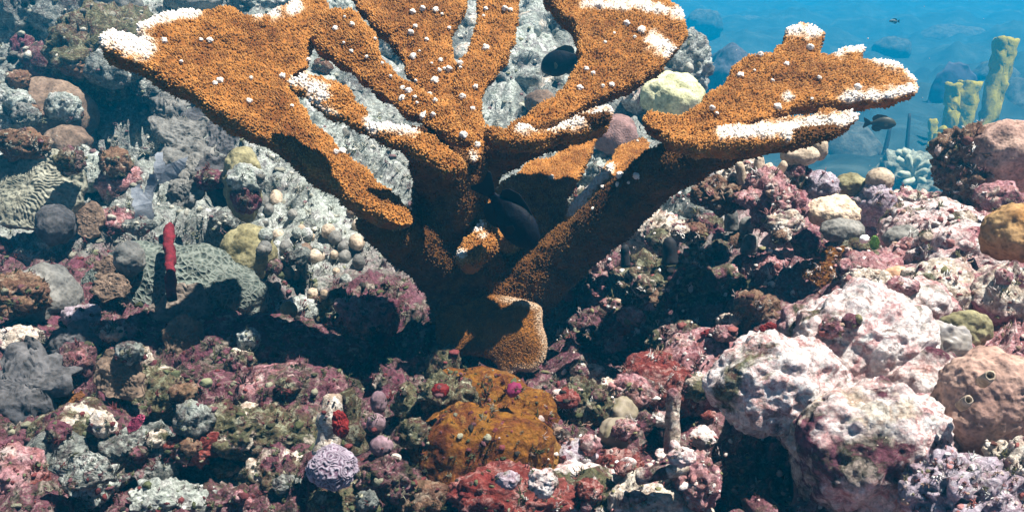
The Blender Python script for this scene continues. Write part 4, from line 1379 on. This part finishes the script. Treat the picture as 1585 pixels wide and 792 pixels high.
def finish_branch(name, V, N, T, zones, dens, seed, und=.0060, parent=elk, outline=None, tone=1.0):
    V = V + N * (und * fbm(V * 16, 3, seed) + .0030 * fbm(V * 42, 2, seed + 7) + .0012 * fbm(V * 90, 2, seed + 4))[:, None]
    N = vnormals(V, T)
    wv = white_field(V, N, zones)
    t = np.clip(.55 + .6 * fbm(V * 16, 2, seed + 60) + .8 * fbm(V * 60, 2, seed + 64), 0, 1)[:, None]
    rim = None
    if outline is not None:
        x, y, d = proj(V)
        e = np.min(np.hypot(x[:, None] - outline[None, :, 0], y[:, None] - outline[None, :, 1]), 1)
        rim = np.exp(-e / 13) * sstep(-.2, .3, N[:, 2])
        t = np.clip(t + .5 * rim[:, None], 0, 1.2)
    C = BROWN * t + BROWN2 * (1 - t)
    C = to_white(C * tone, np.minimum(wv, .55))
    o = link(name, mesh_np(name, V - EC, T, elk_mat, C), (0, 0, 0), parent)
    A = np.linalg.norm(np.cross(V[T[:, 1]] - V[T[:, 0]], V[T[:, 2]] - V[T[:, 0]]), axis=1).sum() / 2
    cnt = int(A * dens)
    PV, PF, PC = polyps_for(V, T, N, wv, cnt, seed, 1.0, rim)
    PC = PC * tone                                         # trunk colour darkened all round: painted shade under the plates
    link('polyps', mesh_np('polyps', PV - EC, PF, pol_mat, PC), (0, 0, 0), o, 'stuff')
    BRANCH_BVH.append((BVHTree.FromPolygons(V.tolist(), T.tolist()), o))
    return o


def antler(outline, ref, grad, thick, zones=(), seed=1, holes=(), bow=0.0):
    """a flat tilted blade: outline in photo pixels, each vertex at its own distance, given real thickness below"""
    pts = np.array(outline, float)
    # close the outline finely, so that the rim can be uneven
    fine = []
    for a, b in zip(pts, np.roll(pts, -1, 0)):
        n = max(1, int(np.hypot(*(b - a)) / 9))
        for k in range(n):
            fine.append(a + (b - a) * k / n)
    fine = np.array(fine)
    for _ in range(1):
        fine = .5 * fine + .25 * (np.roll(fine, 1, 0) + np.roll(fine, -1, 0))
    jag = np.stack([perlin(np.c_[fine * .045, np.full(len(fine), seed)], seed), perlin(np.c_[fine * .045, np.full(len(fine), seed + 9.0)], seed + 1)], 1)
    fine = fine + jag * 7
    D = lambda x, y: ref[2] + (x - ref[0]) * grad[0] + (y - ref[1]) * grad[1]
    top = P(fine[:, 0], fine[:, 1], D(fine[:, 0], fine[:, 1]))
    x0, y0 = pts.mean(0)
    e1 = P(x0 + 5, y0, D(x0 + 5, y0)) - P(x0, y0, D(x0, y0)); e2 = P(x0, y0 + 5, D(x0, y0 + 5)) - P(x0, y0, D(x0, y0))
    n = np.cross(e2, e1); n /= np.linalg.norm(n)
    if n[2] < 0: n = -n
    cen = top.mean(0)
    bot = top * .955 + cen * .045 - n * thick
    bm = bmesh.new()
    vt = [bm.verts.new(v) for v in top]; vb = [bm.verts.new(v) for v in bot]
    m_ = len(vt)
    bm.faces.new(vt); bm.faces.new(list(reversed(vb)))
    for k in range(m_):
        bm.faces.new((vt[k], vb[k], vb[(k + 1) % m_], vt[(k + 1) % m_]))
    bmesh.ops.recalc_face_normals(bm, faces=bm.faces)
    bmesh.ops.triangulate(bm, faces=bm.faces)
    V = np.array([v.co[:] for v in bm.verts]); F = np.array([[v.index for v in f.verts] for f in bm.faces])
    bm.verts.index_update()
    bm.free()
    V, N, T = remesh(V, F, .0042, 9)
    return finish_branch('branch', V, N, T, zones, 92000, seed, outline=fine[::2])


def limb_part(name, lofts, zones=(), seed=1, dens=52000, vox=.0055, smooth_it=14):
    parts = []
    for rings in lofts:
        q = np.array(rings, float)          # px, py, depth, width px, thickness m
        # resample finely
        u = np.arange(len(q)); uu = np.linspace(0, len(q) - 1, len(q) * 6)
        q = np.stack([np.interp(uu, u, q[:, k]) for k in range(5)], 1)
        pts = P(q[:, 0], q[:, 1], q[:, 2])
        ra = q[:, 3] * S0 * q[:, 2] / 2
        ax = pts.mean(0) / np.linalg.norm(pts.mean(0))
        parts.append(loft(pts, ra, q[:, 4] / 2, axis=ax, n=20))
    V, F = merge(parts)
    V, N, T = remesh(V, F, vox, smooth_it)
    return finish_branch(name, V, N, T, zones, dens, seed, und=.006, tone=.42)  # low tone paints the shade beneath the plates into the trunk colour


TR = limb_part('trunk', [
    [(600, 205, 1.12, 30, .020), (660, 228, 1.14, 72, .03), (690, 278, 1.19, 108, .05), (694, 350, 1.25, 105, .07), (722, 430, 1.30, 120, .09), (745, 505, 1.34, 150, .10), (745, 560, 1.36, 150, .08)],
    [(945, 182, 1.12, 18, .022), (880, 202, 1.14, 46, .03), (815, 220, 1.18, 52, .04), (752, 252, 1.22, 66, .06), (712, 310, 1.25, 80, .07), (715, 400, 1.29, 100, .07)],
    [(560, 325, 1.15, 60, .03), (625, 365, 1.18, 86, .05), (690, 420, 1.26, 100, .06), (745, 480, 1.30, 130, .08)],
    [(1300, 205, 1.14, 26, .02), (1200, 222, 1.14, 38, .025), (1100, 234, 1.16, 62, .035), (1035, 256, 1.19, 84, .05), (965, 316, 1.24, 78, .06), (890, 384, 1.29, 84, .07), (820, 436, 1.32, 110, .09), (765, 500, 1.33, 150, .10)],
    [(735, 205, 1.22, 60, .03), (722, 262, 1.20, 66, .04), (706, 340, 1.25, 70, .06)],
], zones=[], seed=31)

B = [
  # left plate with the long white tip
  antler([(152, 60), (172, 46), (192, 46), (212, 58), (230, 70), (214, 48), (212, 37), (240, 23), (300, 10), (350, 13), (385, 20), (408, 30), (425, 16), (452, 4), (490, -14), (512, 4), (492, 48), (479, 78), (486, 106), (452, 112), (454, 142), (482, 184), (525, 222), (570, 256), (610, 288), (640, 322), (652, 350), (622, 350), (575, 325), (520, 290), (440, 232), (375, 190), (320, 158), (270, 125), (205, 92), (172, 82)],
         (190, 88, 1.14), (.00040, -.00072), .024, zones_line([(152, 60), (175, 52), (215, 72)], 22) + zones_line([(212, 42), (240, 28), (300, 14)], 13) + [(425, 22, 10), (455, 12, 12), (400, 22, 9)], 41),
  # narrow forked limb before it
  antler([(440, 112), (468, 106), (492, 118), (512, 138), (520, 122), (540, 150), (566, 172), (580, 192), (602, 186), (640, 192), (676, 206), (706, 232), (728, 262), (700, 262), (655, 238), (610, 214), (560, 196), (510, 174), (470, 148), (448, 130)],
         (450, 130, 1.11), (.00010, -.00075), .015, zones_line([(445, 115), (470, 128), (500, 145)], 13) + zones_line([(478, 160), (520, 180)], 11) + zones_line([(575, 192), (640, 196)], 13), 42),
  # second limb, sloping from upper left into the fan
  antler([(478, 58), (492, 22), (520, 8), (550, 16), (570, 34), (576, 64), (598, 98), (632, 126), (690, 160), (735, 215), (715, 222), (670, 196), (620, 168), (585, 142), (540, 106), (505, 80)],
         (500, 90, 1.23), (-.0002, -.0007), .019, [], 43),
  # middle fan, left fork
  antler([(536, -22), (552, 8), (590, 40), (612, 70), (632, 110), (655, 150), (688, 190), (735, 258), (752, 215), (742, 185), (728, 150), (712, 112), (697, 78), (692, 52), (712, 22), (722, -20), (700, -48), (630, -58), (560, -50)],
         (735, 258, 1.16), (0, -.00075), .019, [(733, 243, 9)], 44),
  # middle fan, right fork
  antler([(735, -22), (740, 30), (734, 58), (722, 82), (706, 92), (702, 140), (712, 190), (735, 245), (748, 200), (742, 158), (768, 112), (790, 68), (800, 35), (806, -22), (800, -44), (765, -52), (738, -40)],
         (735, 245, 1.165), (0, -.00075), .019, [], 45),
  # front right lobe with the white rim
  antler([(742, 188), (790, 194), (850, 192), (905, 178), (945, 160), (953, 172), (930, 192), (880, 206), (820, 216), (765, 214)],
         (850, 205, 1.105), (.0001, -.00085), .024, zones_line([(810, 194), (870, 192), (915, 184), (945, 168)], 13), 46),
  # upper right plate
  antler([(780, 192), (830, 165), (868, 130), (895, 92), (903, 60), (892, 36), (868, 16), (838, -20), (870, -34), (930, -30), (1010, -16), (1062, 14), (1068, 44), (1048, 78), (1020, 104), (985, 124), (930, 150), (880, 178), (830, 204)],
         (830, 204, 1.15), (.00025, -.00078), .026, zones_line([(1010, 62), (1035, 80)], 13) + zones_line([(905, 4), (990, 8), (1058, 22)], 9), 47),
  # low branch behind the fish
  antler([(735, 345), (752, 300), (800, 264), (850, 238), (918, 208), (926, 214), (905, 252), (884, 300), (880, 340), (850, 372), (790, 390), (745, 380)],
         (800, 300, 1.42), (.0002, -.0014), .022, [], 48),
  # low branch under the right plate
  antler([(878, 340), (892, 306), (925, 262), (962, 222), (1000, 206), (1016, 250), (1008, 285), (960, 318), (915, 342), (885, 358)],
         (940, 330, 1.34), (.0002, -.0015), .022, zones_line([(885, 330), (915, 290), (945, 262)], 9), 49),
  # great right plate
  antler([(990, 182), (1002, 172), (1050, 174), (1082, 164), (1106, 142), (1136, 100), (1170, 82), (1204, 72), (1218, 42), (1240, 34), (1286, 46), (1282, 66), (1258, 86), (1300, 74), (1335, 62), (1351, 74), (1322, 90), (1364, 86), (1402, 96), (1424, 118), (1430, 138), (1392, 150), (1340, 152), (1250, 158), (1180, 180), (1120, 196), (1060, 206), (1010, 200)],
         (1000, 195, 1.16), (.00012, -.00095), .023, zones_line([(1225, 44), (1282, 50)], 11) + zones_line([(1300, 78), (1346, 70)], 11) + zones_line([(1362, 90), (1402, 100), (1424, 128)], 14) + zones_line([(1310, 152), (1370, 149), (1424, 138)], 13) + [(1220, 150, 8)], 50),
  # its lower white lobe
  antler([(1020, 205), (1070, 200), (1130, 196), (1190, 182), (1250, 176), (1320, 170), (1332, 178), (1318, 192), (1250, 208), (1190, 218), (1110, 222), (1050, 218)],
         (1150, 215, 1.12), (.0001, -.0009), .022, zones_line([(1120, 206), (1180, 203), (1250, 194), (1320, 182)], 13), 51),
  # stub beside the fish
  antler([(700, 402), (706, 385), (722, 356), (748, 330), (768, 340), (770, 372), (745, 398), (722, 412)],
         (730, 390, 1.17), (0, -.0008), .022, zones_line([(742, 350), (748, 366)], 9) + [(714, 392, 8)], 52),
]
# the foot that spreads over the rock, with a pale growing lip
def make_foot():
    out = [(690, 470), (735, 452), (800, 462), (840, 474), (836, 500), (848, 530), (842, 560), (820, 577), (800, 570), (790, 586), (778, 582), (765, 556), (730, 548), (694, 552), (676, 535), (674, 500)]
    pts = np.array(out, float)
    fine = np.concatenate([a + (b - a) * np.linspace(0, 1, 8, endpoint=False)[:, None] for a, b in zip(pts, np.roll(pts, -1, 0))])
    for _ in range(4):
        fine = .5 * fine + .25 * (np.roll(fine, 1, 0) + np.roll(fine, -1, 0))
    D = lambda x, y: 1.245 - (y - 500) * .0004
    top = P(fine[:, 0], fine[:, 1], D(fine[:, 0], fine[:, 1]))
    vd = top.mean(0) / np.linalg.norm(top.mean(0))
    bot = top + vd * .03
    bm = bmesh.new()
    vt = [bm.verts.new(v) for v in top]; vb = [bm.verts.new(v) for v in bot]; m_ = len(vt)
    bm.faces.new(vt); bm.faces.new(list(reversed(vb)))
    for k in range(m_):
        bm.faces.new((vt[k], vb[k], vb[(k + 1) % m_], vt[(k + 1) % m_]))
    bmesh.ops.recalc_face_normals(bm, faces=bm.faces); bmesh.ops.triangulate(bm, faces=bm.faces)
    bm.verts.index_update()
    V = np.array([v.co[:] for v in bm.verts]); F = np.array([[v.index for v in f.verts] for f in bm.faces]); bm.free()
    V, N, T = remesh(V, F, .004, 12)
    x, y, d = proj(V)
    V = V - N * 0 - np.outer(.030 * np.exp(-((x - 795) / 60) ** 2 - ((y - 505) / 60) ** 2) + .006 * fbm(V * 14, 3, 5), vd)
    edge = np.min(np.hypot(x[:, None] - fine[None, :, 0], y[:, None] - fine[None, :, 1]), 1)
    lip = sstep(14, 3, edge) * sstep(760, 790, x)
    t = np.clip(.5 + .7 * fbm(V * 30, 4, 15), 0, 1)[:, None]
    C = np.array([.30, .115, .018]) * t + np.array([.17, .055, .009]) * (1 - t)
    C = C * (1 - lip[:, None]) + np.array([.50, .40, .29]) * lip[:, None]
    o = link('encrusting_foot', mesh_np('encrusting_foot', V - EC, T, elk_mat, C), (0, 0, 0), elk)
    N = vnormals(V, T)
    PV, PF, PC = polyps_for(V, T, N, lip * .3, 9000, 77, .55)
    PC = PC * .75
    link('polyps', mesh_np('polyps', (PV - EC), PF, pol_mat, PC), (0, 0, 0), o, 'stuff')
    return o


make_foot()

# white knobs: young branchlets standing on the plates
KN = [(480 + x / 3.047, y / 3.047) for x, y in [(118,138),(165,82),(197,120),(303,187),(160,205),(268,270),(195,245),(342,303),(380,365),(443,372),(437,420),(468,432),(502,385),(495,462),(503,488),(435,467),(565,448),(592,480),(538,550),(580,545),(587,383),(573,303),(610,335),(632,328),(653,328),(615,287),(710,300),(712,322),(682,275),(716,462),(777,413),(766,517),(828,232),(548,190),(515,245),(487,270),(497,128),(475,155),(482,60),(532,45),(593,50),(622,70),(818,80),(827,45),(918,45),(653,135),(725,640),(785,688),(150,720),(120,720),(155,675),(945,50)]]
KN += [(150 + x / 3.3, y / 3.3) for x, y in [(530,207),(575,210),(785,405),(945,393),(630,415),(600,430),(430,320),(775,520),(995,545),(1075,310),(340,215)]]
KN += [(690 + x / 3.6, y / 3.6) for x, y in [(1005,135),(935,190),(850,30),(820,415),(780,390),(745,495),(870,485),(1090,170),(925,475),(885,240),(1050,215)]]
KN += [(980 + x / 2.554, 20 + y / 2.554) for x, y in [(500,170),(605,205),(478,232),(735,260),(885,297),(697,140),(423,250),(570,375),(550,270),(330,400),(310,380),(640,380),(705,340)]]
KN += [(800 + x / 1.98, y / 1.98) for x, y in [(370,435),(280,515),(318,540),(312,565),(345,560),(370,540),(265,575),(235,640),(105,545)]]
KM = []
kv, kf = ico(3)
for q in range(5):
    kk = kv * [.0036, .0036, .0030] * (1 + .55 * perlin(kv * 1.6 + q * 9, q) + .5 * np.clip(.8 - worley(kv * 2.4 + q * 5, q)[0], 0, 1))[:, None]
    KM.append(mesh_np('white_knob', kk, kf, flat_mat('white_tip', (.70, .60, .48), (.87, .83, .78), 260, .7, .3)))
for q, (x, y) in enumerate(KN):
    v = Vector(P(x, y, 1.0)).normalized()
    best = None
    for bv, o in BRANCH_BVH:
        r = bv.ray_cast(Vector((0, 0, 0)), v)
        if r[0] is not None and (best is None or r[3] < best[1][3]):
            best = (o, r)
    if best and best[1][1].z > -.1:
        o = link('white_knob', KM[q % 5], tuple(np.array(best[1][0]) + .0016 * np.array(best[1][1]) - EC), best[0])
        o.rotation_euler = best[1][1].to_track_quat('Z', 'Y').to_euler()
        sc = random.choice((.5, .6, .75, .9, 1.05, 1.2)) * random.uniform(.85, 1.1)
        o.scale = (sc, sc, sc * random.uniform(.8, 1.3))
UPD()

# ------------------------------------------------------------------ fish
def fish(label, pos, length, yaw, pitch, roll, mats, height=.52, parts=True):
    """head along +x; one body, fins with thickness, eyes"""
    t = empty('damselfish', pos, label, 'fish')
    body_m, fin_m = mats
    xs = np.array([-.46, -.40, -.30, -.15, .0, .15, .28, .38, .45, .49, .50])
    hh = np.array([.055, .065, .12, .20, .25, .255, .22, .165, .10, .05, .01]) * height / .52
    cz = np.array([0, 0, 0, .005, .01, .01, .005, -.005, -.015, -.02, -.02])
    ww = hh * np.array([.35, .35, .40, .46, .52, .56, .62, .68, .7, .7, .7])
    u = np.linspace(0, 10, 30)
    X = np.interp(u, range(11), xs); H = np.interp(u, range(11), hh); Z = np.interp(u, range(11), cz); W = np.interp(u, range(11), ww)
    V, F = loft(np.stack([X, np.zeros(30), Z], 1), W, H, axis=(0, 0, 1), n=18)
    M = (rotz(yaw) @ np.array([[math.cos(pitch), 0, -math.sin(pitch)], [0, 1, 0], [math.sin(pitch), 0, math.cos(pitch)]]) @
         np.array([[1, 0, 0], [0, math.cos(roll), -math.sin(roll)], [0, math.sin(roll), math.cos(roll)]])) * length
    link('body', mesh_np('body', V @ M.T, F, body_m), (0, 0, 0), t)

    def fin(name, pts, th=.012, y=0.0, splay=0.0):
        q = np.array(pts, float); n = len(q)
        A = np.stack([q[:, 0], np.full(n, y + th / 2) + splay * (q[:, 0] - q[0, 0]), q[:, 1]], 1)
        B_ = A - np.array([0, th, 0])
        i = np.arange(n); j = (i + 1) % n
        Vv = np.concatenate([A, B_, [A.mean(0)], [B_.mean(0)]])
        Ff = [np.stack([i, i + n, j + n, j], 1), np.concatenate([np.stack([i, j, np.full(n, 2 * n)], 1), np.stack([j + n, i + n, np.full(n, 2 * n + 1)], 1)])]
        link(name, mesh_np(name, Vv @ M.T, Ff, fin_m, smooth=False), (0, 0, 0), t)
    fin('tail_fin', [(-.42, .05), (-.52, .12), (-.68, .21), (-.72, .19), (-.66, .02), (-.72, -.17), (-.68, -.20), (-.52, -.11), (-.42, -.05)])
    fin('dorsal_fin', [(.20, .24), (.10, .30), (-.05, .33), (-.22, .34), (-.36, .27), (-.40, .18), (-.36, .07), (-.2, .15), (0, .23)])
    fin('anal_fin', [(.0, -.22), (-.08, -.30), (-.22, -.33), (-.36, -.26), (-.40, -.17), (-.36, -.06), (-.2, -.14)])
    for s in (-1, 1):
        fin('pectoral_fin', [(.22, -.02), (.06, .05), (.02, -.04), (.08, -.10), (.2, -.07)], .008, s * .115, -s * .35)
        ev, ef = ico(2)
        e = ev * np.array([.034, .014, .034]) + np.array([.345, s * .088, .03])
        link('eye', mesh_np('eye', e @ M.T, ef, flat_mat('fish_eye', (.01, .01, .01), (.02, .02, .02), 5, .1, 0, .6)), (0, 0, 0), t)
    return t


F_black = flat_mat('fish_black', (.003, .0035, .006), (.007, .009, .018), 90, .6, .5, .12)
F_fin = flat_mat('fish_fin', (.004, .004, .006), (.008, .008, .012), 30, .6, .15, .2)
F_olive = flat_mat('fish_olive', (.03, .026, .016), (.06, .05, .02), 8, .5, .1, .3)
fish('plump black damselfish hovering head down before the trunk of the elkhorn', P(793, 340, 1.08), .080, -.28, -.85, .15, (F_black, F_fin), .56)
fish('dark damselfish hovering in the gap right of the middle fan', P(868, 97, 2.1), .095, 2.75, -.35, 0, (F_black, F_olive), .6)
fish('little dark yellowish fish swimming under the tip of the great right plate', P(1366, 191, 3.2), .085, -.15, 0, 0, (F_olive, F_olive), .5)
for (x, y, d, yaw, lab) in [(1383, 33, 6.0, 2.8, 'tiny pale fish high in the blue at the upper right')]:
    fish(lab, P(x, y, d), .05, yaw, 0, 0, (flat_mat('fish_pale', (.15, .17, .14), (.25, .26, .22), 8), F_olive), .4)


# ------------------------------------------------------------------ what each small stone is called: its look and its neighbours
def name_stones():
    CUT = (' at ', ' in ', ' on ', ' under ', ' left ', ' right ', ' above ', ' below ', ' beside ', ' with ', ' between ', ' before ', ' behind ', ' beneath ', ' seen ', ' of the ', ' growing ', ' standing ', ' jutting ', ' carrying ', ' showing ', ' hanging ', ' among ', ' just ', ' lying ', ' leaning ', ' for ', ' along ', ' peeking ', ' like ', ' next ', ' to ', ' deep ', ' overhanging ', ' hovering ', ' swimming ', ' leading ', ' glowing ', ' running ', ' that ', ' from ', ' to the ')
    tops = [o for o in scn.objects if o.parent is None and o.get('label')]
    cnt = {}
    for o in tops:
        cnt[o['label']] = cnt.get(o['label'], 0) + 1
    anchors, short_n = [], {}
    for o in tops:
        if cnt[o['label']] > 1 or o['category'] == 'fish':
            continue
        s = ' ' + o['label'] + ' '
        k = min([s.find(c) for c in CUT if s.find(c) > 0] + [len(s)])
        s = s[:k].strip()
        short_n[s] = short_n.get(s, 0) + 1
        x, y, d = proj(np.array(o.location)[None])
        anchors.append((s, float(x[0]), float(y[0]), float(d[0])))
    anchors = [a for a in anchors if short_n[a[0]] == 1 and 2 <= len(a[0].split()) <= 7]
    used = set(o['label'] for o in tops if cnt[o['label']] == 1)
    for o in [o for o in tops if cnt[o['label']] > 1]:
        x, y, d = proj(np.array(o.location)[None]); x, y, d = float(x[0]), float(y[0]), float(d[0])
        near = sorted(anchors, key=lambda a: math.hypot(a[1] - x, a[2] - y) + 250 * abs(a[3] - d))
        szp = max(o.dimensions) / d / S0
        size = 'tiny' if szp < 26 else 'small' if szp < 40 else 'medium' if szp < 56 else 'larger'
        look = o.get('look', 'grey')
        for a in near[:40]:
            dx, dy = x - a[1], y - a[2]
            pos = ('right of' if dx > 0 else 'left of') if abs(dx) > 1.5 * abs(dy) else ('below' if dy > 0 else 'above') if abs(dy) > 1.5 * abs(dx) else ('below and ' if dy > 0 else 'above and ') + ('right of' if dx > 0 else 'left of')
            L = '%s %s %s the %s' % (size, look, pos, a[0])
            if L not in used and len(L.split()) <= 16:
                used.add(L); o['label'] = L
                break


name_stones()
# ------------------------------------------------------------------ small growth that nobody could count
UPD()
RS = np.random.default_rng(21)


def surface_points(n, region, maxd=3.4):
    """points on what is already there, found by dropping lines of sight at random"""
    dg = bpy.context.evaluated_depsgraph_get()
    out = []
    x0, x1, y0, y1 = region
    O = Vector((0, 0, 0))
    while n > 0:
        n -= 1
        x, y = RS.uniform(x0, x1), RS.uniform(y0, y1)
        v = Vector(P(x, y, 1.0)).normalized()
        ok, loc, nr, idx, ob, mx = scn.ray_cast(dg, O + v * .3, v)
        if ok and ob.name.split('.')[0] in GROW and (loc.dot(Vector(FWD))) < maxd:
            out.append((tuple(loc), tuple(nr), x, y))
    return out


GROW = {'reef_floor', 'reef_rock', 'reef_boulder', 'reef_stone', 'encrusted_stone', 'encrusted_post', 'ledge_coral', 'pink_crust', 'mound', 'stalk', 'rust_plate'}
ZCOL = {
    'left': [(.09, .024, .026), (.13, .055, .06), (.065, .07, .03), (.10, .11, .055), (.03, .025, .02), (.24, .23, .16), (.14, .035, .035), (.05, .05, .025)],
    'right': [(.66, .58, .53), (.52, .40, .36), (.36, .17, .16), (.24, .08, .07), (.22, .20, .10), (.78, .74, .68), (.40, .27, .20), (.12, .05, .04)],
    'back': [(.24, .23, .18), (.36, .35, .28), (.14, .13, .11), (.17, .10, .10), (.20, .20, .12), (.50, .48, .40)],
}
LIBV = []
for q in range(6):
    v, f = ico(2)
    s = v + q * 7
    h = 1 + .45 * fbm(s * 1.4, 2, q) + .3 * perlin(s * 3.1, q + 9)
    LIBV.append((v * h[:, None] * [1, .85 + .1 * (q % 3), .7 + .12 * (q % 4)], f))


def scatter(name, pts, kind_, lo, hi):
    Vs, Fs, Cs, off = [], [], [], 0
    for (loc, nr, x, y) in pts:
        loc = np.array(loc); nr = np.array(nr)
        d = float(loc @ FWD)
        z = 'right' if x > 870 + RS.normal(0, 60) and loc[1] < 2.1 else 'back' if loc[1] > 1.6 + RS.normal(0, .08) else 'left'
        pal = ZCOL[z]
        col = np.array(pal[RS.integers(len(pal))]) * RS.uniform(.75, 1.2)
        r = RS.uniform(lo, hi) ** 1.0 * S0 * max(d, .9) * (.6 + .8 * RS.random() ** 3)
        if kind_ == 'blob':
            v, f = LIBV[RS.integers(6)]
            a = RS.uniform(0, 6.28)
            W = (v * r * RS.uniform(.6, 1.5, 3)) @ rotz(a).T + loc - nr * r * .15
            c = np.repeat(col[None], len(W), 0)
        else:
            # tuft of tapering blades
            nb = 7
            W, f = [], []
            for b in range(nb):
                ax = nr + RS.normal(0, .55, 3) + np.array([0, 0, .35]); ax /= np.linalg.norm(ax)
                s_ = np.cross(ax, RS.normal(0, 1, 3)); s_ /= np.linalg.norm(s_); t_ = np.cross(ax, s_)
                L = r * RS.uniform(1.2, 2.4); w_ = r * .17
                bse = loc + RS.normal(0, .35, 3) * r
                mid = bse + ax * L * .55 + s_ * w_ * .8
                tip = bse + ax * L + RS.normal(0, .25, 3) * r
                k = len(W)
                for cpt, ww in ((bse, 1.0), (mid, .8)):
                    for qn in range(3):
                        an = qn * 2.094
                        W.append(cpt + (s_ * math.cos(an) + t_ * math.sin(an)) * w_ * ww)
                W.append(tip)
                for qn in range(3):
                    q2 = (qn + 1) % 3
                    f += [(k + qn, k + q2, k + 3 + q2), (k + qn, k + 3 + q2, k + 3 + qn), (k + 3 + qn, k + 3 + q2, k + 6)]
            W = np.array(W); f = np.array(f)
            c = np.repeat(col[None], len(W), 0) * np.tile([.75] * 3 + [1.0] * 3 + [1.25], nb)[:, None]
        Vs.append(W); Fs.append(f + off); Cs.append(c); off += len(W)
    if Vs:
        link(name, mesh_np(name, np.concatenate(Vs), np.concatenate(Fs), attr_mat('growth', .8), np.clip(np.concatenate(Cs), 0, .86)), kind='stuff')


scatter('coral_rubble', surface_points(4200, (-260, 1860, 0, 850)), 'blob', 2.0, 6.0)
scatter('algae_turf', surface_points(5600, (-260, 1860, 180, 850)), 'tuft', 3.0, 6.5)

def specks():
    v, f = ico(1)
    Vs, Fs = [], []
    for k in range(110):
        d = RS.uniform(.9, 5.0)
        c = np.array([RS.uniform(-.6, .7) * d, d, RS.uniform(-.30, .06) * d])
        r = RS.uniform(.0004, .0011) * (.5 + .28 * d)
        if c[2] < base_z(np.array([c[0]]), np.array([c[1]]))[0] + .1:
            continue
        Fs.append(f + len(v) * len(Vs)); Vs.append(v * r * RS.uniform(.6, 1.5, 3) + c)
    link('drifting_specks', mesh_np('drifting_specks', np.concatenate(Vs), np.concatenate(Fs), flat_mat('speck', (.5, .48, .42), (.7, .68, .6))), kind='stuff')


specks()

# ------------------------------------------------------------------ the water itself
bpy.ops.mesh.primitive_cube_add(size=1)
hz = bpy.context.object
hz.name = 'haze'
hz.scale = (170, 150, 4.9)
hz.location = (0, 60, .62 - 2.45)
hz['kind'] = 'stuff'
hm = bpy.data.materials.new('water_haze')
hm.use_nodes = True
hn = hm.node_tree
hn.nodes.remove(hn.nodes['Principled BSDF'])
pv = hn.nodes.new('ShaderNodeVolumePrincipled')
pv.inputs['Color'].default_value = HAZE_COLOR
pv.inputs['Density'].default_value = HAZE_DENSITY
pv.inputs['Anisotropy'].default_value = 0.0
hn.links.new(pv.outputs[0], hn.nodes['Material Output'].inputs['Volume'])
hz.data.materials.append(hm)
